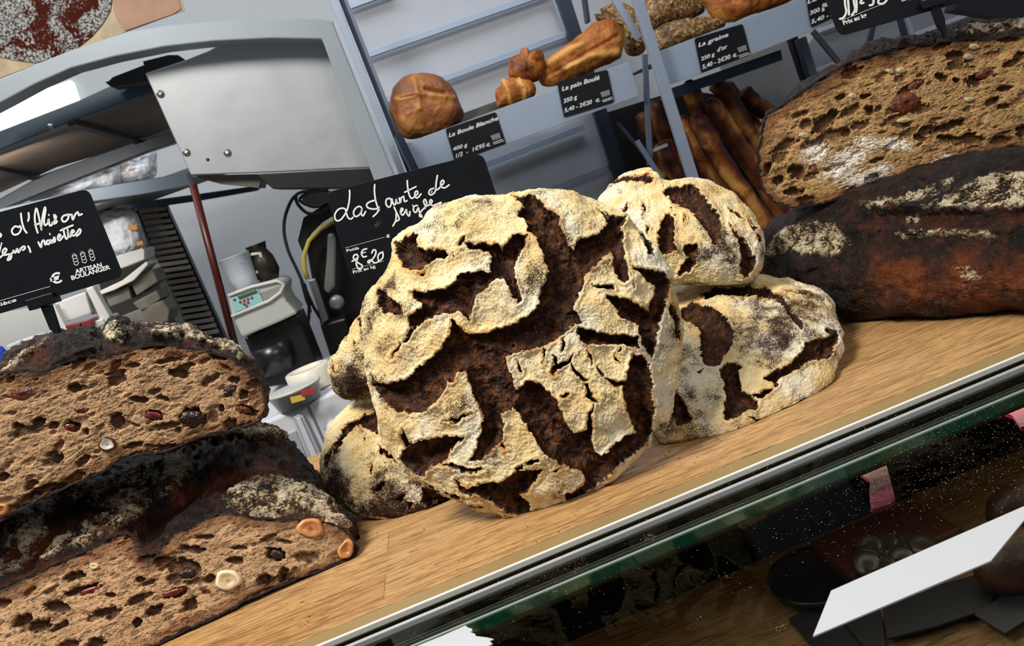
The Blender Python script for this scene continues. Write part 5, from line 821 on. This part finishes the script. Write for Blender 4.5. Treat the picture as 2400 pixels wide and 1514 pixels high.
t1 = tray(zz('2', [(605,1005),(2170,432),(2245,672),(1300,1015),(690,1230)]), 'left pale steel bread tray holding the round boule and golden loaves', zz('2', [(640,1040),(2190,520)]))
for k in range(5):
    a = AT(*zz('2', [(920,905-17*k)])[0], Yf+.1+.04*k); b = AT(*zz('2', [(1300,765-17*k)])[0], Yf+.1+.04*k); MB().beam(a, b, .007, .02).build('slat', plain('slat_grey', S(92, 92, 86), .4, .4), t1)
t2_ = tray(zz('3', [(105,325),(1035,-20),(1200,-80),(1270,110),(1075,190),(690,345),(380,460),(170,535)]), 'right pale steel bread tray holding the seeded loaves', zz('3', [(120,370),(1240,-40)]))
MB().beam(AT(*zz('2', [(545,960)])[0], Yf+.01), AT(*zz('2', [(680,1240)])[0], Yf+.01), .02, .2).build('tray_side', dblue, t1)
# small price cards on the lips
def small(pts, k, words, lab):
    pl = Plane(AT(*zz(k, pts)[0], Yf-.006), (0, -1, 0)); r_ = thing('shelf_price_card', pl.hit(*zz(k, pts)[3]), lab, 'price card', None); cb = card(r_, pl, zz(k, pts), 6, .002)
    for s_, a, b, h, sh_ in words:
        a, b = zz(k, [a, b]); text(cb, pl, s_, *a, *b, h, .018, sh_)
    return cb, pl
r_, pl = small([(880,905),(1235,785),(1308,1010),(950,1145)], '2', [('La Boule Blanche', (905,965), (1255,840), 9, .35), ('400 g', (935,1060), (1040,1025), 8, .3), ('1/2  -  1€95', (955,1110), (1165,1030), 9, .35), ('€', (1170,1035), (1200,1022), 7, 0)], 'small black price card reading La Boule Blanche on the left tray lip')
wheat(r_, pl, [zz('2', [q])[0] for q in [(1215,968),(1235,962),(1255,955)]], 11, 2.2, 1.2, -.35); strokes(r_, pl, [zz('2', [(1215,1003),(1280,978)]), zz('2', [(1222,1012),(1290,988)])], 2., 'maker_line', False)
r_, pl = small([(1665,575),(2020,488),(2068,715),(1715,825)], '2', [('Le pain Boulé', (1700,640), (1970,555), 10, .35), ('350 g', (1712,725), (1810,690), 9, .3), ('5,40 - 2€20', (1718,790), (1915,725), 9, .35), ('€', (1938,722), (1968,710), 7, 0)], 'small black price card reading Le pain Boulé under the golden long loaf')
wheat(r_, pl, [zz('2', [q])[0] for q in [(1985,665),(2005,660),(2025,652)]], 11, 2.2, 1.2, -.3); strokes(r_, pl, [zz('2', [(1982,708),(2050,682)]), zz('2', [(1990,716),(2056,692)])], 2., 'maker_line', False)
r_, pl = small([(340,240),(642,148),(692,340),(385,458)], '3', [('La graine', (365,295), (555,225), 9, .35), ("d'or", (485,325), (550,298), 9, .35), ('250 g', (382,380), (470,345), 8, .3), ('5,40 - 2€30', (390,432), (570,362), 9, .35), ('€', (582,362), (608,350), 7, 0)], "small black price card reading La graine d'or on the right tray lip")
wheat(r_, pl, [zz('3', [q])[0] for q in [(622,312),(640,306),(658,300)]], 11, 2.2, 1.2, -.35); strokes(r_, pl, [zz('3', [(615,350),(675,328)]), zz('3', [(622,360),(684,336)])], 2., 'maker_line', False)
small([(1030,-60),(1200,-120),(1250,90),(1070,172)], '3', [('Le', (1045,25), (1110,0), 9, .35), ('300 g', (1062,95), (1160,55), 9, .3), ('5,40 - 2', (1070,150), (1220,90), 9, .35), ('88', (1140,50), (1180,35), 9, .35)], 'small black price card partly hidden behind the big right price card')
# breads on the rack
gold = golden_mat('golden_crust', S(206, 146, 76), S(168, 98, 40), S(96, 46, 18), 9); boulem = golden_mat('boule_crust', S(190, 130, 72), S(154, 96, 54), S(112, 74, 52), 6); seedm = golden_mat('seeded_crust', S(196, 160, 100), S(108, 76, 48), S(46, 30, 20), 110); bagm = golden_mat('baguette_crust', S(190, 136, 70), S(120, 62, 22), S(62, 24, 12), 10)
def sb(k, pts, Y, hf, mat, name, lab, ridges=(), tonef=None, cat='bread', group=None, lump=.003, cracks=()):
    q = zz(k, pts); c = np.mean(q, 0); o = dome(name, q, Plane(AT(*c, Y), (-.1, -1, .15)), hf, hf*.8, mat, nt=200, nr=90, ridges=[(zz(k, l), w, h) for l, w, h in ridges], tone=tonef or (lambda Q, P: np.zeros(len(Q))), lump=lump, lip=0, jag=2, cracks=[zz(k, l) for l in cracks], deep=.006)
    return tag(o, lab, cat, group)
def lin(k, lines, w, amp, base=0.):
    L = [zz(k, l) for l in lines]; return lambda Q, P: base+amp*np.exp(-(pdist(Q, L)/w)**2)
sb('2', [(500,700),(515,620),(570,560),(650,525),(740,518),(830,530),(900,580),(950,650),(985,730),(1010,800),(980,860),(900,910),(800,940),(690,970),(620,975),(560,930),(520,850),(498,780)], 2.42, .075, boulem, 'boule', 'round floured boule sitting alone at the left end of the rack tray', [([(660,560),(690,660),(700,760)], 7, .008), ([(540,700),(690,660),(930,690)], 7, .008), ([(740,620),(880,650)], 4, -.01), ([(570,690),(660,670)], 3, -.007)], lambda Q, P: lin('2', [[(660,560),(690,660),(700,760)], [(540,710),(690,670),(930,700)]], 12, .45)(Q, P)+.35*sstep(225, 275, Q[:, 1])*sstep(1065, 1020, Q[:, 0])-.15)
sb('2', [(1325,480),(1340,410),(1400,375),(1430,345),(1460,345),(1480,375),(1530,350),(1570,390),(1580,450),(1560,520),(1520,570),(1450,585),(1370,565),(1330,540)], 2.42, .04, gold, 'brioche_roll', 'small knobbly golden roll perched on top of the striped roll', [([(1380,420),(1450,400),(1540,430)], 6, -.006), ([(1420,350),(1440,480)], 5, .005)], lambda Q, P: -.12+.3*fbm(P, 30, 2))
sb('2', [(1235,640),(1260,610),(1290,560),(1350,545),(1420,560),(1480,570),(1515,620),(1500,680),(1400,710),(1300,745),(1250,750),(1238,700)], 2.40, .035, gold, 'striped_roll', 'small crescent roll with pale stripes lying on the tray', [([(1290,570),(1330,650),(1340,730)], 5, .006), ([(1400,560),(1440,620),(1440,700)], 5, .006)], lin('2', [[(1290,570),(1330,650),(1350,720)], [(1410,570),(1450,620),(1440,690)]], 7, .6))
sb('2', [(1530,510),(1580,450),(1700,350),(1800,270),(1900,180),(1960,150),(2050,138),(2110,190),(2128,260),(2120,370),(2080,420),(1950,480),(1800,550),(1660,600),(1570,605),(1535,560)], 2.44, .05, gold, 'golden_loaf', 'long golden scored loaf behind the pain Boulé price card', [([(1600,450),(1750,350),(1850,310)], 9, .008), ([(1720,480),(1900,390),(2080,370)], 9, .008), ([(1580,540),(1750,450),(1950,330),(2090,250)], 5, -.006)], lin('2', [[(1620,440),(1740,360),(1850,310)], [(1740,480),(1900,400),(2080,370)]], 9, .6, -.02))
sb('2', [(1930,100),(1990,50),(2080,20),(2200,60),(2280,160),(2300,280),(2260,380),(2160,380),(2120,250),(2050,140),(1960,150)], 2.56, .05, seedm, 'seeded_loaf', 'dark seeded loaf just behind the golden long loaf', lump=.004)
sb('3', [(-40,-60),(150,-90),(420,-60),(410,40),(380,90),(200,150),(60,185),(-10,100)], 2.57, .05, seedm, 'seeded_loaf', 'brown seeded loaf behind the steel upright at top', lump=.004)
sb('3', [(60,240),(120,170),(250,125),(380,110),(480,120),(530,150),(480,200),(300,280),(140,330),(80,320)], 2.42, .04, seedm, 'seeded_loaf', 'light seeded loaf lying on the tray left of the graine price card', lump=.004)
sb('3', [(400,-40),(600,-120),(900,-150),(960,-20),(860,40),(700,90),(560,140),(470,120),(410,50)], 2.44, .05, gold, 'golden_loaf', 'golden loaf at the top edge above the graine price card')
bagl = [[(300,500),(345,640),(440,860),(560,1080),(700,1280),(900,1560)], [(455,505),(560,620),(680,850),(790,1060)], [(250,730),(330,880),(450,1100),(600,1330),(700,1460)], [(640,565),(720,650),(840,730)], [(430,620),(540,790),(660,980),(800,1190),(910,1370)], [(140,880),(200,1020),(300,1180)], [(100,620),(160,860),(260,1100)], [(340,720),(480,960),(640,1200),(800,1420)], [(520,520),(640,680),(740,840),(800,930)], [(20,700),(60,900),(120,1120)]]
desc = ['baguette with its tip highest, third from the left upright', 'thick baguette right of the highest tip', 'baguette starting just right of the steel upright', 'short baguette end farthest right, behind the others', 'long baguette crossing the middle of the bunch', 'baguette in the shade left of the steel upright', 'dark baguette at the far left of the bunch', 'long pale scored baguette lying in front of the bunch', 'baguette between the thick one and the farthest right', 'baguette half hidden by the thin struts']
for i, l in enumerate(bagl):
    Yq = [2.60, 2.68, 2.47, 2.72, 2.53, 2.50, 2.60, 2.41, 2.79, 2.66][i]; ps = [AT(p.x, p.y, Yq) for p in spline([Vector(p) for p in zz('3', l)], 8)]; n_ = len(ps); rs = [.030*min(1, .25+3.2*math.sin(math.pi*min(.5, (k+.3)/n_*.8)))*(1+.06*math.sin(k*1.3)) for k in range(n_)]
    o = MB().tube(ps, rs, 16).build('baguette', None); V_ = np.zeros(len(o.data.vertices)*3); o.data.vertices.foreach_get('co', V_); V_ = V_.reshape(-1, 3)
    ang = np.tile(np.arange(16), n_)[:len(V_)]; tn = np.array([.34*math.sin(j*.785+k*.10+i)+.16*math.sin(k*.62+j*.3) for k in range(n_) for j in range(16)])-.12+(.25*np.repeat(np.linspace(-.8, .7, n_), 16)); a_ = o.data.attributes.new('tone', 'FLOAT', 'POINT'); a_.data.foreach_set('value', tn.astype(np.float32)); o.data.materials.append(bagm)
    tag(o, desc[i], 'bread', 'baguettes standing in the rack')
